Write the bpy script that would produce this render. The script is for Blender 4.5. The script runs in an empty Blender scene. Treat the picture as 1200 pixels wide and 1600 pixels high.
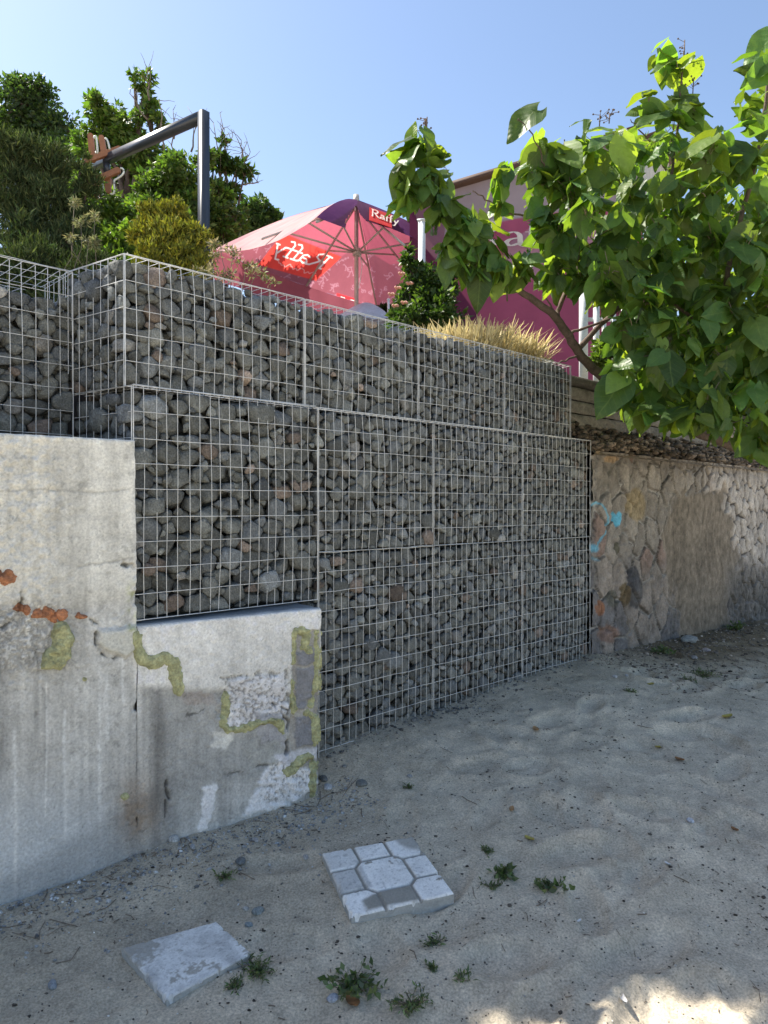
import bpy, math, random
import numpy as np
from mathutils import Vector, Matrix
R = math.radians
random.seed(7); rng = np.random.default_rng(11)
scene = bpy.context.scene
C = scene.collection
CH = 1.5                    # eye height above the beach
F = 1155.0; HY = 790.0      # focal length and horizon, in pixels of the 1200 x 1600 photograph (26 mm lens)

# ---------------------------------------------------------------- camera
cam = bpy.data.cameras.new('camera'); cam.sensor_fit = 'VERTICAL'; cam.sensor_height = 36; cam.sensor_width = 27; cam.lens = 26
cam.clip_start = .05; cam.clip_end = 5000
co = bpy.data.objects.new('camera', cam); C.objects.link(co)
co.location = (0, 0, CH); co.rotation_euler = (R(90-.5), 0, 0); scene.camera = co
# ---------------------------------------------------------------- world, sun, exposure
SX, SY, EL = -.88, .47, 53.0; SHADE = True
w = bpy.data.worlds.new('World'); scene.world = w; w.use_nodes = True
nt = w.node_tree; bg = nt.nodes['Background']
sky = nt.nodes.new('ShaderNodeTexSky'); sky.sky_type = 'NISHITA'; sky.sun_disc = False
sky.sun_elevation = R(EL); sky.sun_rotation = math.atan2(SX, SY)
sky.air_density = 1.0; sky.dust_density = 1.0; sky.ozone_density = 1.2; sky.altitude = 0
nt.links.new(sky.outputs[0], bg.inputs[0]); bg.inputs[1].default_value = .10
sl = bpy.data.lights.new('sun', 'SUN'); sl.energy = 5.0; sl.angle = R(.5); sl.color = (1, .93, .82)
so = bpy.data.objects.new('sun', sl); C.objects.link(so)
sd = Vector((SX*math.cos(R(EL)), SY*math.cos(R(EL)), math.sin(R(EL))))
so.rotation_euler = sd.to_track_quat('Z', 'Y').to_euler(); so.location = (-6, 4, 12)
scene.view_settings.view_transform = 'Standard'; scene.view_settings.look = 'None'
scene.view_settings.gamma = 1; scene.view_settings.exposure = 1.20
scene.cycles.use_denoising = True
try: scene.cycles.max_bounces = 8; scene.cycles.transparent_max_bounces = 8
except Exception: pass

# ---------------------------------------------------------------- helpers
def P(px, py, Z): return np.array([(px-600)/F*Z, Z, (HY-py)/F*Z+CH])
def W(X, Z, h): return np.array([X, Z, h+CH])
def proj(p):
    p = np.asarray(p, float); return 600+F*p[..., 0]/p[..., 1], HY-F*(p[..., 2]-CH)/p[..., 1]
def ray_plane(px, py, o, n):
    d = np.array([(px-600)/F, 1, (HY-py)/F]); c = np.array([0, 0, CH])
    o = np.asarray(o, float); n = np.asarray(n, float)
    return c+d*(np.dot(o-c, n)/np.dot(d, n))
_perm = np.random.default_rng(5).random((256, 256))
_p3 = np.random.default_rng(6).permutation(4096)
def _h3(ix, iy, iz):
    return _p3[(ix*73+iy*179+iz*283+_p3[(iy*31+iz*17+ix) & 4095]) & 4095]/4096.0
def noise2(x, y):
    x = np.asarray(x, float); y = np.asarray(y, float)
    ix = np.floor(x).astype(int); iy = np.floor(y).astype(int); fx = x-ix; fy = y-iy
    fx = fx*fx*(3-2*fx); fy = fy*fy*(3-2*fy)
    g = lambda a, b: _perm[a & 255, b & 255]
    return (g(ix, iy)*(1-fx)+g(ix+1, iy)*fx)*(1-fy)+(g(ix, iy+1)*(1-fx)+g(ix+1, iy+1)*fx)*fy
def fbm(x, y, o=4, g=.5):
    s = 0; a = 1; t = 0
    for k in range(o):
        s = s+a*noise2(x*2**k+17.3*k, y*2**k+9.1*k); t += a; a *= g
    return s/t-.5           # -.5 .. .5
def noise3(p):
    i = np.floor(p).astype(int); f = p-i; f = f*f*(3-2*f); r = 0
    for a in (0, 1):
        for b in (0, 1):
            for c in (0, 1):
                wgt = (f[..., 0] if a else 1-f[..., 0])*(f[..., 1] if b else 1-f[..., 1])*(f[..., 2] if c else 1-f[..., 2])
                r = r+wgt*_h3(i[..., 0]+a, i[..., 1]+b, i[..., 2]+c)
    return r-.5
def ss(a, b, x):
    t = np.clip((np.asarray(x, float)-a)/(b-a), 0, 1); return t*t*(3-2*t)
def seg_dist(x, y, pts):
    d = np.full(np.shape(x), 1e9)
    for (ax, ay), (bx, by) in zip(pts[:-1], pts[1:]):
        vx, vy = bx-ax, by-ay; L = vx*vx+vy*vy+1e-9
        t = np.clip(((x-ax)*vx+(y-ay)*vy)/L, 0, 1)
        d = np.minimum(d, np.hypot(x-ax-t*vx, y-ay-t*vy))
    return d
def poly_sd(x, y, pts):
    """signed distance to a polygon, positive inside"""
    d = seg_dist(x, y, list(pts)+[pts[0]]); ins = np.zeros(np.shape(x), bool)
    n = len(pts)
    for k in range(n):
        (ax, ay), (bx, by) = pts[k], pts[(k+1) % n]
        c = ((ay > y) != (by > y)) & (x < (bx-ax)*(y-ay)/((by-ay) if by != ay else 1e-9)+ax)
        ins ^= c
    return np.where(ins, d, -d)

def tag(o, label=None, cat=None, group=None, kind=None):
    if label: o['label'] = label
    if cat: o['category'] = cat
    if group: o['group'] = group
    if kind: o['kind'] = kind
    return o
def empty(name, loc, label, cat, group=None):
    o = bpy.data.objects.new(name, None); C.objects.link(o); o.location = loc; o.empty_display_size = .1
    return tag(o, label, cat, group)
def mesh(name, v, f, m, parent=None, col=None, smooth=True, uv=None, mats=None, fm=None):
    """v (n,3) world coordinates, f (m,k) array or list of lists"""
    v = np.asarray(v, dtype=np.float32)
    off = np.zeros(3)
    if parent is not None: off = np.array(parent['_w'])
    else: off = v.mean(0) if len(v) else off; off = np.array([off[0], off[1], v[:, 2].min()])
    me = bpy.data.meshes.new(name)
    if isinstance(f, np.ndarray):
        n, k = f.shape
        me.vertices.add(len(v)); me.vertices.foreach_set('co', (v-off).astype(np.float32).ravel())
        me.loops.add(n*k); me.loops.foreach_set('vertex_index', f.astype(np.int32).ravel())
        me.polygons.add(n); me.polygons.foreach_set('loop_start', np.arange(0, n*k, k, dtype=np.int32))
        me.update(calc_edges=True); me.validate()
    else:
        me.from_pydata([tuple(a) for a in (v-off)], [], [tuple(a) for a in f]); me.update()
    if smooth: me.polygons.foreach_set('use_smooth', np.ones(len(me.polygons), bool))
    if col is not None:
        a = me.color_attributes.new('Col', 'FLOAT_COLOR', 'POINT')
        c = np.ones((len(v), 4), np.float32); c[:, :3] = col; a.data.foreach_set('color', c.ravel())
    if uv is not None:
        l = me.uv_layers.new(name='UVMap'); li = np.zeros(len(me.loops), np.int32); me.loops.foreach_get('vertex_index', li)
        l.data.foreach_set('uv', np.asarray(uv, np.float32)[li].ravel())
    if mats:
        for q in mats: me.materials.append(q)
        if fm is not None: me.polygons.foreach_set('material_index', np.asarray(fm, np.int32))
    else: me.materials.append(m)
    o = bpy.data.objects.new(name, me); C.objects.link(o)
    if parent is not None: o.parent = parent; o['_w'] = list(off)
    else: o.location = off; o['_w'] = [float(t) for t in off]
    return o
def root(name, loc, label, cat, group=None):
    o = empty(name, loc, label, cat, group); o['_w'] = [float(t) for t in loc]; return o
def sub(o):                 # a part used as a parent keeps its parent's origin
    return o
class MB:
    """collects pieces into one mesh"""
    def __init__(s): s.v = []; s.f = []; s.n = 0; s.c = []; s.u = []
    def add(s, v, f, col=None, uv=None):
        v = np.asarray(v, float); s.v.append(v); f = np.asarray(f)+s.n; s.f.extend(f.tolist()); s.n += len(v)
        if col is not None: s.c.append(np.broadcast_to(np.asarray(col, float), (len(v), 3)))
        if uv is not None: s.u.append(uv)
    def box(s, c, h, M3=None, col=None):
        v = np.array([[x, y, z] for x in (-1, 1) for y in (-1, 1) for z in (-1, 1)], float)*np.asarray(h)
        if M3 is not None: v = v@np.asarray(M3)      # rows of M3 are the axes
        s.add(v+np.asarray(c), [[0, 1, 3, 2], [4, 6, 7, 5], [0, 4, 5, 1], [2, 3, 7, 6], [0, 2, 6, 4], [1, 5, 7, 3]], col)
    def beam(s, a, b, wd, ht, up=(0, 0, 1), col=None):
        a = np.asarray(a, float); b = np.asarray(b, float); d = b-a; L = np.linalg.norm(d); d /= L
        x = np.cross(d, up); x /= np.linalg.norm(x)+1e-9; z = np.cross(x, d)
        s.box((a+b)/2, (L/2, wd/2, ht/2), np.array([d, x, z]), col)
    def tube(s, pts, r, n=6, col=None, cap=True):
        pts = np.asarray(pts, float); m = len(pts); r = np.broadcast_to(np.asarray(r, float), (m,))
        t = np.gradient(pts, axis=0); t /= np.linalg.norm(t, axis=1)[:, None]+1e-9
        up = np.array([0, 0, 1.]) if abs(t[0][2]) < .9 else np.array([1., 0, 0])
        v = []
        for k in range(m):
            x = np.cross(t[k], up); x /= np.linalg.norm(x)+1e-9; y = np.cross(t[k], x); up = np.cross(x, t[k]) if False else up
            a = np.arange(n)*2*math.pi/n
            v.append(pts[k]+r[k]*(np.cos(a)[:, None]*x+np.sin(a)[:, None]*y))
        f = [[k*n+j, k*n+(j+1) % n, (k+1)*n+(j+1) % n, (k+1)*n+j] for k in range(m-1) for j in range(n)]
        v = np.concatenate(v)
        if cap:
            v = np.concatenate([v, pts[:1], pts[-1:]])
            f += [[m*n, (j+1) % n, j, j] for j in range(n)]; f += [[m*n+1, (m-1)*n+j, (m-1)*n+(j+1) % n, (m-1)*n+(j+1) % n] for j in range(n)]
        f = [q if q[2] != q[3] else q[:3] for q in f]
        v0 = s.n; s.v.append(v); s.f.extend([[i+v0 for i in q] for q in f]); s.n += len(v)
        if col is not None: s.c.append(np.broadcast_to(np.asarray(col, float), (len(v), 3)))
    def build(s, name, m, parent=None, smooth=True):
        v = np.concatenate(s.v); f = s.f
        if all(len(q) == 4 for q in f): f = np.array(f)
        return mesh(name, v, f, m, parent, np.concatenate(s.c) if s.c else None, smooth, np.concatenate(s.u) if s.u else None)
def wires(name, segs, r, m, parent):
    """straight wires (a,b) as five-sided rods, vectorised; one mesh"""
    segs = np.asarray(segs, float); a = segs[:, 0]; b = segs[:, 1]; d = b-a; d /= np.linalg.norm(d, axis=1)[:, None]
    up = np.where(np.abs(d[:, 2:3]) < .9, [[0, 0, 1.]], [[1., .3, 0]]); x = np.cross(d, up); x /= np.linalg.norm(x, axis=1)[:, None]; y = np.cross(d, x)
    n = 5; an = np.arange(n)*2*math.pi/n
    ring = r*(np.cos(an)[None, :, None]*x[:, None]+np.sin(an)[None, :, None]*y[:, None])
    v = np.concatenate([a[:, None]+ring, b[:, None]+ring], 1).reshape(-1, 3)
    base = (np.arange(len(segs))*2*n)[:, None, None]; j = np.arange(n)
    q = np.stack([j, (j+1) % n, (j+1) % n+n, j+n], 1)[None]+base
    return mesh(name, v, q.reshape(-1, 4), m, parent)
def grid_faces(nu, nv):
    i = np.arange(nu-1)[:, None]*nv+np.arange(nv-1)[None]; i = i.ravel()
    return np.stack([i, i+nv, i+nv+1, i+1], 1)
def ico(n):
    import bmesh
    b = bmesh.new(); bmesh.ops.create_icosphere(b, subdivisions=n, radius=1); b.verts.ensure_lookup_table()
    v = np.array([q.co[:] for q in b.verts]); v /= np.linalg.norm(v, axis=1)[:, None]
    f = np.array([[q.index for q in t.verts] for t in b.faces]); b.free(); return v, f
ICO = {k: ico(k) for k in (1, 2, 3, 4)}

# ---------------------------------------------------------------- materials
MATS = {}
def mat(name, col=(.5, .5, .5), attr=False, rough=.85, n1=(8, .12), n2=(60, .1), bump=((40, .3, .004),), metal=0, trans=0, spec=.3, tcol=None, sss=0):
    m = bpy.data.materials.new(name); m.use_nodes = True; n = m.node_tree; N = n.nodes; L = n.links
    b = N['Principled BSDF']; b.inputs['Roughness'].default_value = rough; b.inputs['Metallic'].default_value = metal
    b.inputs['Specular IOR Level'].default_value = spec
    tc = N.new('ShaderNodeTexCoord')
    if attr:
        a = N.new('ShaderNodeAttribute'); a.attribute_name = 'Col'; cur = a.outputs['Color']
    else:
        a = N.new('ShaderNodeRGB'); a.outputs[0].default_value = (*col, 1); cur = a.outputs[0]
    for sc_, am in (n1, n2):
        if am <= 0: continue
        t = N.new('ShaderNodeTexNoise'); t.inputs['Scale'].default_value = sc_; t.inputs['Detail'].default_value = 5; t.inputs['Roughness'].default_value = .6
        L.new(tc.outputs['Object'], t.inputs['Vector'])
        mr = N.new('ShaderNodeMapRange'); mr.inputs['From Min'].default_value = .3; mr.inputs['From Max'].default_value = .7
        mr.inputs['To Min'].default_value = 1-am; mr.inputs['To Max'].default_value = 1+am
        L.new(t.outputs['Fac'], mr.inputs['Value'])
        vm = N.new('ShaderNodeVectorMath'); vm.operation = 'SCALE'; L.new(cur, vm.inputs[0]); L.new(mr.outputs[0], vm.inputs['Scale']); cur = vm.outputs[0]
    L.new(cur, b.inputs['Base Color'])
    nb = None
    for sc_, st, di in bump:
        t = N.new('ShaderNodeTexNoise'); t.inputs['Scale'].default_value = sc_; t.inputs['Detail'].default_value = 6; t.inputs['Roughness'].default_value = .65
        L.new(tc.outputs['Object'], t.inputs['Vector'])
        bp = N.new('ShaderNodeBump'); bp.inputs['Strength'].default_value = st; bp.inputs['Distance'].default_value = di
        L.new(t.outputs['Fac'], bp.inputs['Height'])
        if nb: L.new(nb, bp.inputs['Normal'])
        nb = bp.outputs[0]
    if nb: L.new(nb, b.inputs['Normal'])
    if trans:
        tr = N.new('ShaderNodeBsdfTranslucent'); mx = N.new('ShaderNodeMixShader'); mx.inputs[0].default_value = trans
        if tcol:
            vm = N.new('ShaderNodeVectorMath'); vm.operation = 'MULTIPLY'; L.new(cur, vm.inputs[0]); vm.inputs[1].default_value = tcol; L.new(vm.outputs[0], tr.inputs[0])
        else: L.new(cur, tr.inputs[0])
        L.new(b.outputs[0], mx.inputs[1]); L.new(tr.outputs[0], mx.inputs[2]); L.new(mx.outputs[0], N['Material Output'].inputs[0])
    MATS[name] = m; return m
mat('sand', attr=True, rough=.97, n1=(5, .14), n2=(130, .34), bump=((9, .5, .02), (28, .6, .014), (70, .5, .008), (350, 1.0, .004)), spec=.1)
mat('soil', (.12, .10, .08), rough=1, bump=((20, .6, .03),))
mat('stone', attr=True, rough=.8, n1=(28, .34), n2=(150, .42), bump=((30, .8, .012), (120, .9, .004)), spec=.3)
mat('wire', (.68, .69, .68), rough=.5, n1=(5, .22), n2=(60, .15), bump=((200, .1, .001),), metal=.2, spec=.5)
mat('concrete', attr=True, rough=.92, n1=(9, .12), n2=(110, .2), bump=((14, .4, .014), (60, .65, .008), (240, .7, .003)), spec=.2)
mat('masonry', attr=True, rough=.92, n1=(10, .18), n2=(70, .22), bump=((25, .5, .012), (90, .6, .006)), spec=.15)
mat('foam', (.42, .425, .235), rough=.8, n1=(26, .35), n2=(90, .3), bump=((40, 1, .014), (130, .8, .005)))
mat('brick', (.44, .20, .105), rough=.95, n1=(22, .4), n2=(120, .35), bump=((50, 1, .012), (160, .8, .005)))
mat('slab', attr=True, rough=.85, n1=(12, .08), n2=(150, .12), bump=((40, .3, .003), (250, .4, .0015)))
mat('steel_paint', (.035, .042, .055), rough=.35, n1=(6, .2), n2=(60, .1), bump=((50, .05, .001),), spec=.6)
mat('sign_board', (.36, .16, .085), rough=.6, n1=(12, .15), bump=((30, .2, .002),))
mat('neon_tube', (.75, .76, .68), rough=.25, bump=(), n2=(5, .05))
mat('canvas', attr=True, rough=.85, n1=(4, .08), n2=(200, .05), bump=((8, .3, .02), (500, .2, .001)), trans=.45, spec=.1)
mat('banner', attr=True, rough=.7, n1=(3, .08), n2=(200, .04), bump=((3, .4, .03), (500, .1, .001)), trans=.25, spec=.2)
mat('print_white', (.8, .74, .68), rough=.8, bump=(), trans=.35)
mat('print_faint', (.42, .19, .25), rough=.8, bump=(), trans=.3)
mat('pole_paint', (.52, .47, .42), rough=.5, bump=())
mat('white_paint', (.75, .76, .76), rough=.5, n1=(6, .08), bump=((60, .1, .001),))
mat('dark_wood', (.10, .055, .04), rough=.7, bump=((40, .3, .003),))
mat('tarp', (.52, .60, .70), rough=.6, bump=((6, .3, .02),), trans=.2)
mat('bark', (.13, .095, .075), rough=.9, n1=(20, .3), n2=(90, .2), bump=((50, .7, .008),))
mat('twig', (.20, .16, .12), rough=.9, n1=(20, .3), bump=())
mat('dead_leaf', (.24, .12, .05), rough=.8, n1=(40, .4), bump=((80, .4, .004),))
mat('flower', (.75, .45, .35), rough=.7, bump=(), trans=.3)
def leafmat(name, trans=.45, tc=(1.5, 1.9, .6), rough=.5, veins=False, spec=.35):
    m = mat(name, attr=True, rough=rough, n1=(3, .12), n2=(40, .10), bump=(), trans=trans, tcol=tc, spec=spec)
    if veins:
        n = m.node_tree; N = n.nodes; L = n.links
        uv = N.new('ShaderNodeUVMap'); sp = N.new('ShaderNodeSeparateXYZ'); L.new(uv.outputs[0], sp.inputs[0])
        def mth(op, a, b=None, c=None):
            k = N.new('ShaderNodeMath'); k.operation = op
            for i_, q in enumerate((a, b, c)):
                if q is None: continue
                if isinstance(q, (int, float)): k.inputs[i_].default_value = q
                else: L.new(q, k.inputs[i_])
            return k.outputs[0]
        au = mth('ABSOLUTE', sp.outputs[0]); mid = mth('LESS_THAN', au, .012)
        fr = mth('FRACT', mth('MULTIPLY', mth('SUBTRACT', sp.outputs[1], mth('MULTIPLY', au, .9)), 6.5))
        tri = mth('ABSOLUTE', mth('SUBTRACT', fr, .5)); side = mth('LESS_THAN', tri, .045)
        v = mth('MAXIMUM', mid, mth('MULTIPLY', side, .6))
        b = N['Principled BSDF']; src = b.inputs['Base Color'].links[0].from_socket
        mx = N.new('ShaderNodeMix'); mx.data_type = 'RGBA'; L.new(mth('MULTIPLY', v, .5), mx.inputs[0]); L.new(src, mx.inputs[6]); mx.inputs[7].default_value = (.22, .30, .08, 1)
        L.new(mx.outputs[2], b.inputs['Base Color'])
        bp = N.new('ShaderNodeBump'); bp.inputs['Strength'].default_value = .5; bp.inputs['Distance'].default_value = .004
        L.new(mth('ADD', mth('MULTIPLY', v, -1.0), tri), bp.inputs['Height']); L.new(bp.outputs[0], b.inputs['Normal'])
    return m
leafmat('big_leaf', .45, (3.0, 2.5, .5), .42, True)
leafmat('tree_leaf', .35, (1.3, 1.7, .5))
leafmat('needle', .15, (1.2, 1.4, .5), .8, spec=.15)
leafmat('dry_grass', .3, (1.1, 1.05, .8), .8)

# ================================================================ the ground
GO = np.array([-.988, 2.89]); GD = np.array([.7071, .7071]); GN = np.array([.7071, -.7071])   # gabion line: corner, direction, outward
CO = np.array([-.961, 2.86]); CD = np.array([.802, .598]); CN = np.array([.598, -.802])       # concrete wall line
def G(s, q, h): p = GO+GD*s-GN*q; return np.array([p[0], p[1], h+CH])
def slabplane(px, py):
    Z = 1.9*F/(py-HY+.2*F); return np.array([(px-600)/F*Z, Z, -1.9+.2*Z])
ctrl = [(-1.338, 2.58, -1.407), (-.855, 2.94, -1.325), (-.50, 3.2, -1.32), (-.29, 3.32, -1.325), (-.22, 3.42, -1.27), (-.30, 3.57, -1.19), (-.1, 3.72, -1.18),
        (.57, 4.40, -1.13), (1.487, 5.33, -1.085), (4.17, 8.05, -1.22), (2.6, 6.45, -1.15), (6, 10, -1.3), (.5, 2.1, -1.48), (-.5, 2.1, -1.49), (1.3, 2.1, -1.49),
        (0, 0, -1.56), (1.5, 3.5, -1.30), (2.4, 4.6, -1.22), (3, 3, -1.42), (-2.2, 2.0, -1.46), (.6, 3.4, -1.26), (0, -4, -1.6), (6, 2, -1.6), (-6, -2, -1.6), (8, 6, -1.5), (-1.2, 2.2, -1.46)]
for q in ((503, 1337), (645, 1311), (710, 1404), (548, 1440), (190, 1487), (337, 1446), (391, 1495), (257, 1567)):
    c = slabplane(*q); ctrl.append((c[0], c[1], c[2]-.028))
ctrl = np.array(ctrl); _A = np.hypot(ctrl[:, None, 0]-ctrl[None, :, 0], ctrl[:, None, 1]-ctrl[None, :, 1])
_wt = np.linalg.solve(_A+1e-6*np.eye(len(ctrl)), ctrl[:, 2]+1.45)
def ground0(X, Y):
    X = np.asarray(X, float); Y = np.asarray(Y, float); h = np.zeros(np.broadcast(X, Y).shape)
    for (cx, cy, _), k in zip(ctrl, _wt): h = h+k*np.hypot(X-cx, Y-cy)
    far = ss(6, 14, np.hypot(X-1, Y-3)); return (h-1.45)*(1-far)+(-1.6)*far
_fp = np.random.default_rng(3); FP = []
for k in range(330):
    x, y = _fp.uniform(-.9, 4.5), _fp.uniform(1.6, 7.5)
    if (y-x) > 3.5: continue
    FP.append((x, y, _fp.uniform(0, math.pi), _fp.uniform(.10, .17), _fp.uniform(.05, .075), _fp.uniform(.009, .027)))
SLABC = [slabplane(602, 1373), slabplane(294, 1499)]
def ground(X, Y):
    X = np.asarray(X, float); Y = np.asarray(Y, float); h = ground0(X, Y)
    h = h+.055*fbm(X*1.3, Y*1.3, 3)+.034*fbm(X*4+5, Y*4, 4, .55)+.016*fbm(X*15, Y*15+3, 4, .7)
    near = np.hypot(X, Y) < 9
    f = 0*h
    for (x, y, a, l, wd, d) in FP:
        u = ((X-x)*math.cos(a)+(Y-y)*math.sin(a))/l; v = (-(X-x)*math.sin(a)+(Y-y)*math.cos(a))/wd; r = np.sqrt(u*u+v*v)
        f = f-d*np.exp(-r**4*.7)+.45*d*np.exp(-((r-1.35)/.35)**2)
    s = 0
    for c in SLABC: s = s+np.exp(-((X-c[0])**2+(Y-c[1])**2)/.05)
    return h+f*near*(1-np.clip(s, 0, 1))
gx = np.concatenate([-np.geomspace(3000, 2.2, 34), np.arange(-2.0, 4.6, .014), np.geomspace(4.7, 3000, 36)])
gy = np.concatenate([-np.geomspace(3000, .6, 34), np.arange(-.4, 1.75, .1), np.arange(1.78, 7.4, .016), np.geomspace(7.5, 3000, 36)])
XX, YY = np.meshgrid(gx, gy, indexing='ij'); HH = ground(XX, YY)
col = np.empty(XX.shape+(3,)); base = np.array([.59, .515, .395])
damp = ss(.05, .3, fbm(XX*2.2, YY*2.2, 4))*.3
col[:] = base; col *= (1-damp*.5)[..., None]; col *= (1+.4*fbm(XX*26, YY*26, 4, .7)+.3*fbm(XX*6+3, YY*6, 4))[..., None]
# dark litter along the foot of the stone wall, sand darker towards gabions and concrete
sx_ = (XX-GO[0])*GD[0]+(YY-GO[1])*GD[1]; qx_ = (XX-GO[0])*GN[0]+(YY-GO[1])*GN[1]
lit = ss(3.3, 4.6, sx_)*ss(1.5, .2, qx_+1.1*fbm(XX*3, YY*3, 4)); col = col*(1-lit[..., None]*np.array([.60, .64, .70])); dark_gab = ss(.5, 0, qx_+.3*fbm(XX*5, YY*5, 3))*(sx_ > .9); col = col*(1-.18*dark_gab[..., None])
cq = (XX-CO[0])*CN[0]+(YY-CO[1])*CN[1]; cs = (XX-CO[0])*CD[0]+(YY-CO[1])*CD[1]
dark_conc = ss(.75, .1, cq+.4*fbm(XX*4, YY*4, 3))*ss(1.2, .8, cs)*(cq > -.1); col = col*(1-.16*dark_conc[..., None])
sp = (fbm(XX*55, YY*55, 2)+.25*fbm(XX*5, YY*5, 3) > .27) & (np.hypot(XX, YY) < 8); col[sp] *= .85
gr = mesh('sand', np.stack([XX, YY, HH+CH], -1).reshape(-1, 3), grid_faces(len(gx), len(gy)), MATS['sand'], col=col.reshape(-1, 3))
tag(gr, kind='structure')
def gz(x, y):
    i = min(max(int(np.searchsorted(gx, x))-1, 0), len(gx)-2); j = min(max(int(np.searchsorted(gy, y))-1, 0), len(gy)-2)
    a = (x-gx[i])/(gx[i+1]-gx[i]); b = (y-gy[j])/(gy[j+1]-gy[j])
    return float(HH[i, j]*(1-a)*(1-b)+HH[i+1, j]*a*(1-b)+HH[i, j+1]*(1-a)*b+HH[i+1, j+1]*a*b)+CH
def gpx(px, py):
    """the point of the sand that the photograph shows at this pixel"""
    d = np.array([(px-600)/F, 1, (HY-py)/F]); lo = 1.2
    for k in range(400):
        Z = 1.2+k*.02; h = float(ground0(d[0]*Z, Z))
        if d[2]*Z < h: break
    return np.array([d[0]*Z, Z, gz(d[0]*Z, Z)])

# terrace and hill behind the walls
def terr(name, f, xs, ys, m):
    X, Y = np.meshgrid(xs, ys, indexing='ij'); o = mesh(name, np.stack([X, Y, f(X, Y)+CH], -1).reshape(-1, 3), grid_faces(len(xs), len(ys)), m); tag(o, kind='structure'); return o
ts = np.concatenate([np.linspace(-12, -1, 30), np.linspace(-.9, 1, 40), np.linspace(1.2, 12, 50), np.geomspace(13, 60, 10)]); tq = np.concatenate([np.linspace(.33, 3, 60), np.geomspace(3.2, 60, 34)])
S_, Q_ = np.meshgrid(ts, tq, indexing='ij'); px_ = GO[0]+GD[0]*S_-GN[0]*Q_; py_ = GO[1]+GD[1]*S_-GN[1]*Q_
hh = .90+.05*fbm(px_*2, py_*2, 3)-.06*ss(.6, .33, Q_)+ss(5, 20, Q_)*ss(3, -8, S_)*3.0+.35*ss(1.0, 2.2, Q_)*ss(.6, -.8, S_)-1.3*ss(.12, .02, S_)*ss(.86, .78, Q_)
tv = np.stack([px_, py_, hh+CH], -1)
skirt = tv[:, 0].copy(); skirt[:, 2] = CH-1.7
tv = np.concatenate([skirt[:, None], tv], 1)
o = mesh('terrace_ground', tv.reshape(-1, 3), grid_faces(len(ts), len(tq)+1), MATS['soil']); tag(o, kind='structure')

# ================================================================ gabions
def stones(s0, s1, h0, h1, D, q0, fr, seed, rmean=.036, detail=3):
    """power-diagram packing of angular stones in the box s0..s1, h0..h1, q 0..D; fr maps (s,q,h) to the world"""
    r_ = np.random.default_rng(seed); sc = np.array([1.12, 1.0, .96])       # lie a little flat
    lo = np.array([s0, 0, h0])/sc; hi = np.array([s1, D, h1])/sc; vol = np.prod(hi-lo); ntry = int(vol/(rmean**3)*4.2)
    rad = np.clip(r_.lognormal(math.log(rmean), .30, ntry), rmean*.55, rmean*2.0); rad = np.sort(rad)[::-1]
    P_ = np.zeros((ntry, 3)); Rr = np.zeros(ntry); n = 0
    for r in rad:
        p = lo+r_.random(3)*(hi-lo)
        if r_.random() < .35: p[1] = r*.75
        if n and (((P_[:n]-p)**2).sum(1) < (.80*(Rr[:n]+r))**2).any(): continue
        P_[n] = p; Rr[n] = r; n += 1
    P_ = P_[:n]; Rr = Rr[:n]; out = []
    fp = r_.uniform(-.004, .028, n)          # how far behind the wire each stone's face sits
    for i in range(n):
        d = P_-P_[i]; Dn = np.linalg.norm(d, axis=1); nb = np.where((Dn > 0) & (Dn < 2.6*(Rr[i]+Rr)))[0]
        nb = nb[(r_.random(len(nb)) > .33) | (Dn[nb] < 1.05*(Rr[i]+Rr[nb])*.82)]; nn = d[nb]/Dn[nb][:, None]; dist = (Dn[nb]**2+Rr[i]**2-Rr[nb]**2)/(2*Dn[nb])*.985
        ex = [((0, -1, 0), P_[i][1]-min(fp[i], max(P_[i][1]-.5*Rr[i], 0))), ((1, 0, 0), hi[0]-P_[i][0]), ((-1, 0, 0), P_[i][0]-lo[0]), ((0, 0, 1), hi[2]-P_[i][2]+r_.uniform(-.01, .03)), ((0, 0, -1), P_[i][2]-lo[2])]
        for k in range(3):
            v = r_.normal(size=3); v /= np.linalg.norm(v); ex.append((v, Rr[i]*r_.uniform(.72, 1.1)))
        for k in range(4):
            v = r_.normal(size=3)*[1, .25, 1]; v[1] = -abs(v[1])-.75; v /= np.linalg.norm(v); ex.append((v, max(Rr[i]*r_.uniform(.55, .95), min(P_[i][1], Rr[i])*r_.uniform(.6, .95))))
        if r_.random() < .8:                              # slabby and wedge shaped pieces
            v = r_.normal(size=3)*[.6, .5, 1]; v /= np.linalg.norm(v); k_ = r_.uniform(.50, .8); ex += [(v, Rr[i]*k_), (-v+r_.normal(0, .25, 3), Rr[i]*k_*r_.uniform(.8, 1.3))]
        nn = np.vstack([nn, np.array([e[0] for e in ex], float)]); dist = np.append(dist, [max(e[1], Rr[i]*.35) for e in ex])
        front = P_[i][1] < 2.0*Rr[i]+.02
        iv, if_ = ICO[detail if front else max(detail-1, 1)]
        pp = 60.0; dots = np.clip(iv@nn.T, 0, None)/dist[None]
        rr = ((dots**pp).sum(1)+(1/(1.42*Rr[i]))**pp)**(-1/pp)
        rr = rr*(1+.08*noise3(iv*1.7+i*3.1)+.045*noise3(iv*5+i*1.7)); 
        v = (P_[i]+iv*rr[:, None])*sc
        wv = fr(v[:, 0], v[:, 1]+q0, v[:, 2])
        b = .162*math.exp(r_.normal(0, .23)); c = np.array([b*.95, b, b*.94])
        t = r_.random()
        if t < .03: c = np.array([b*1.22, b*1.0, b*.84])
        elif t < .06: c = np.array([b*1.4, b*1.4, b*1.33])
        elif t < .3: c = np.array([b*.92, b*1.0, b*1.03])
        out.append((wv, if_, c, front, Rr[i], P_[i]*sc))
    return out
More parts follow.
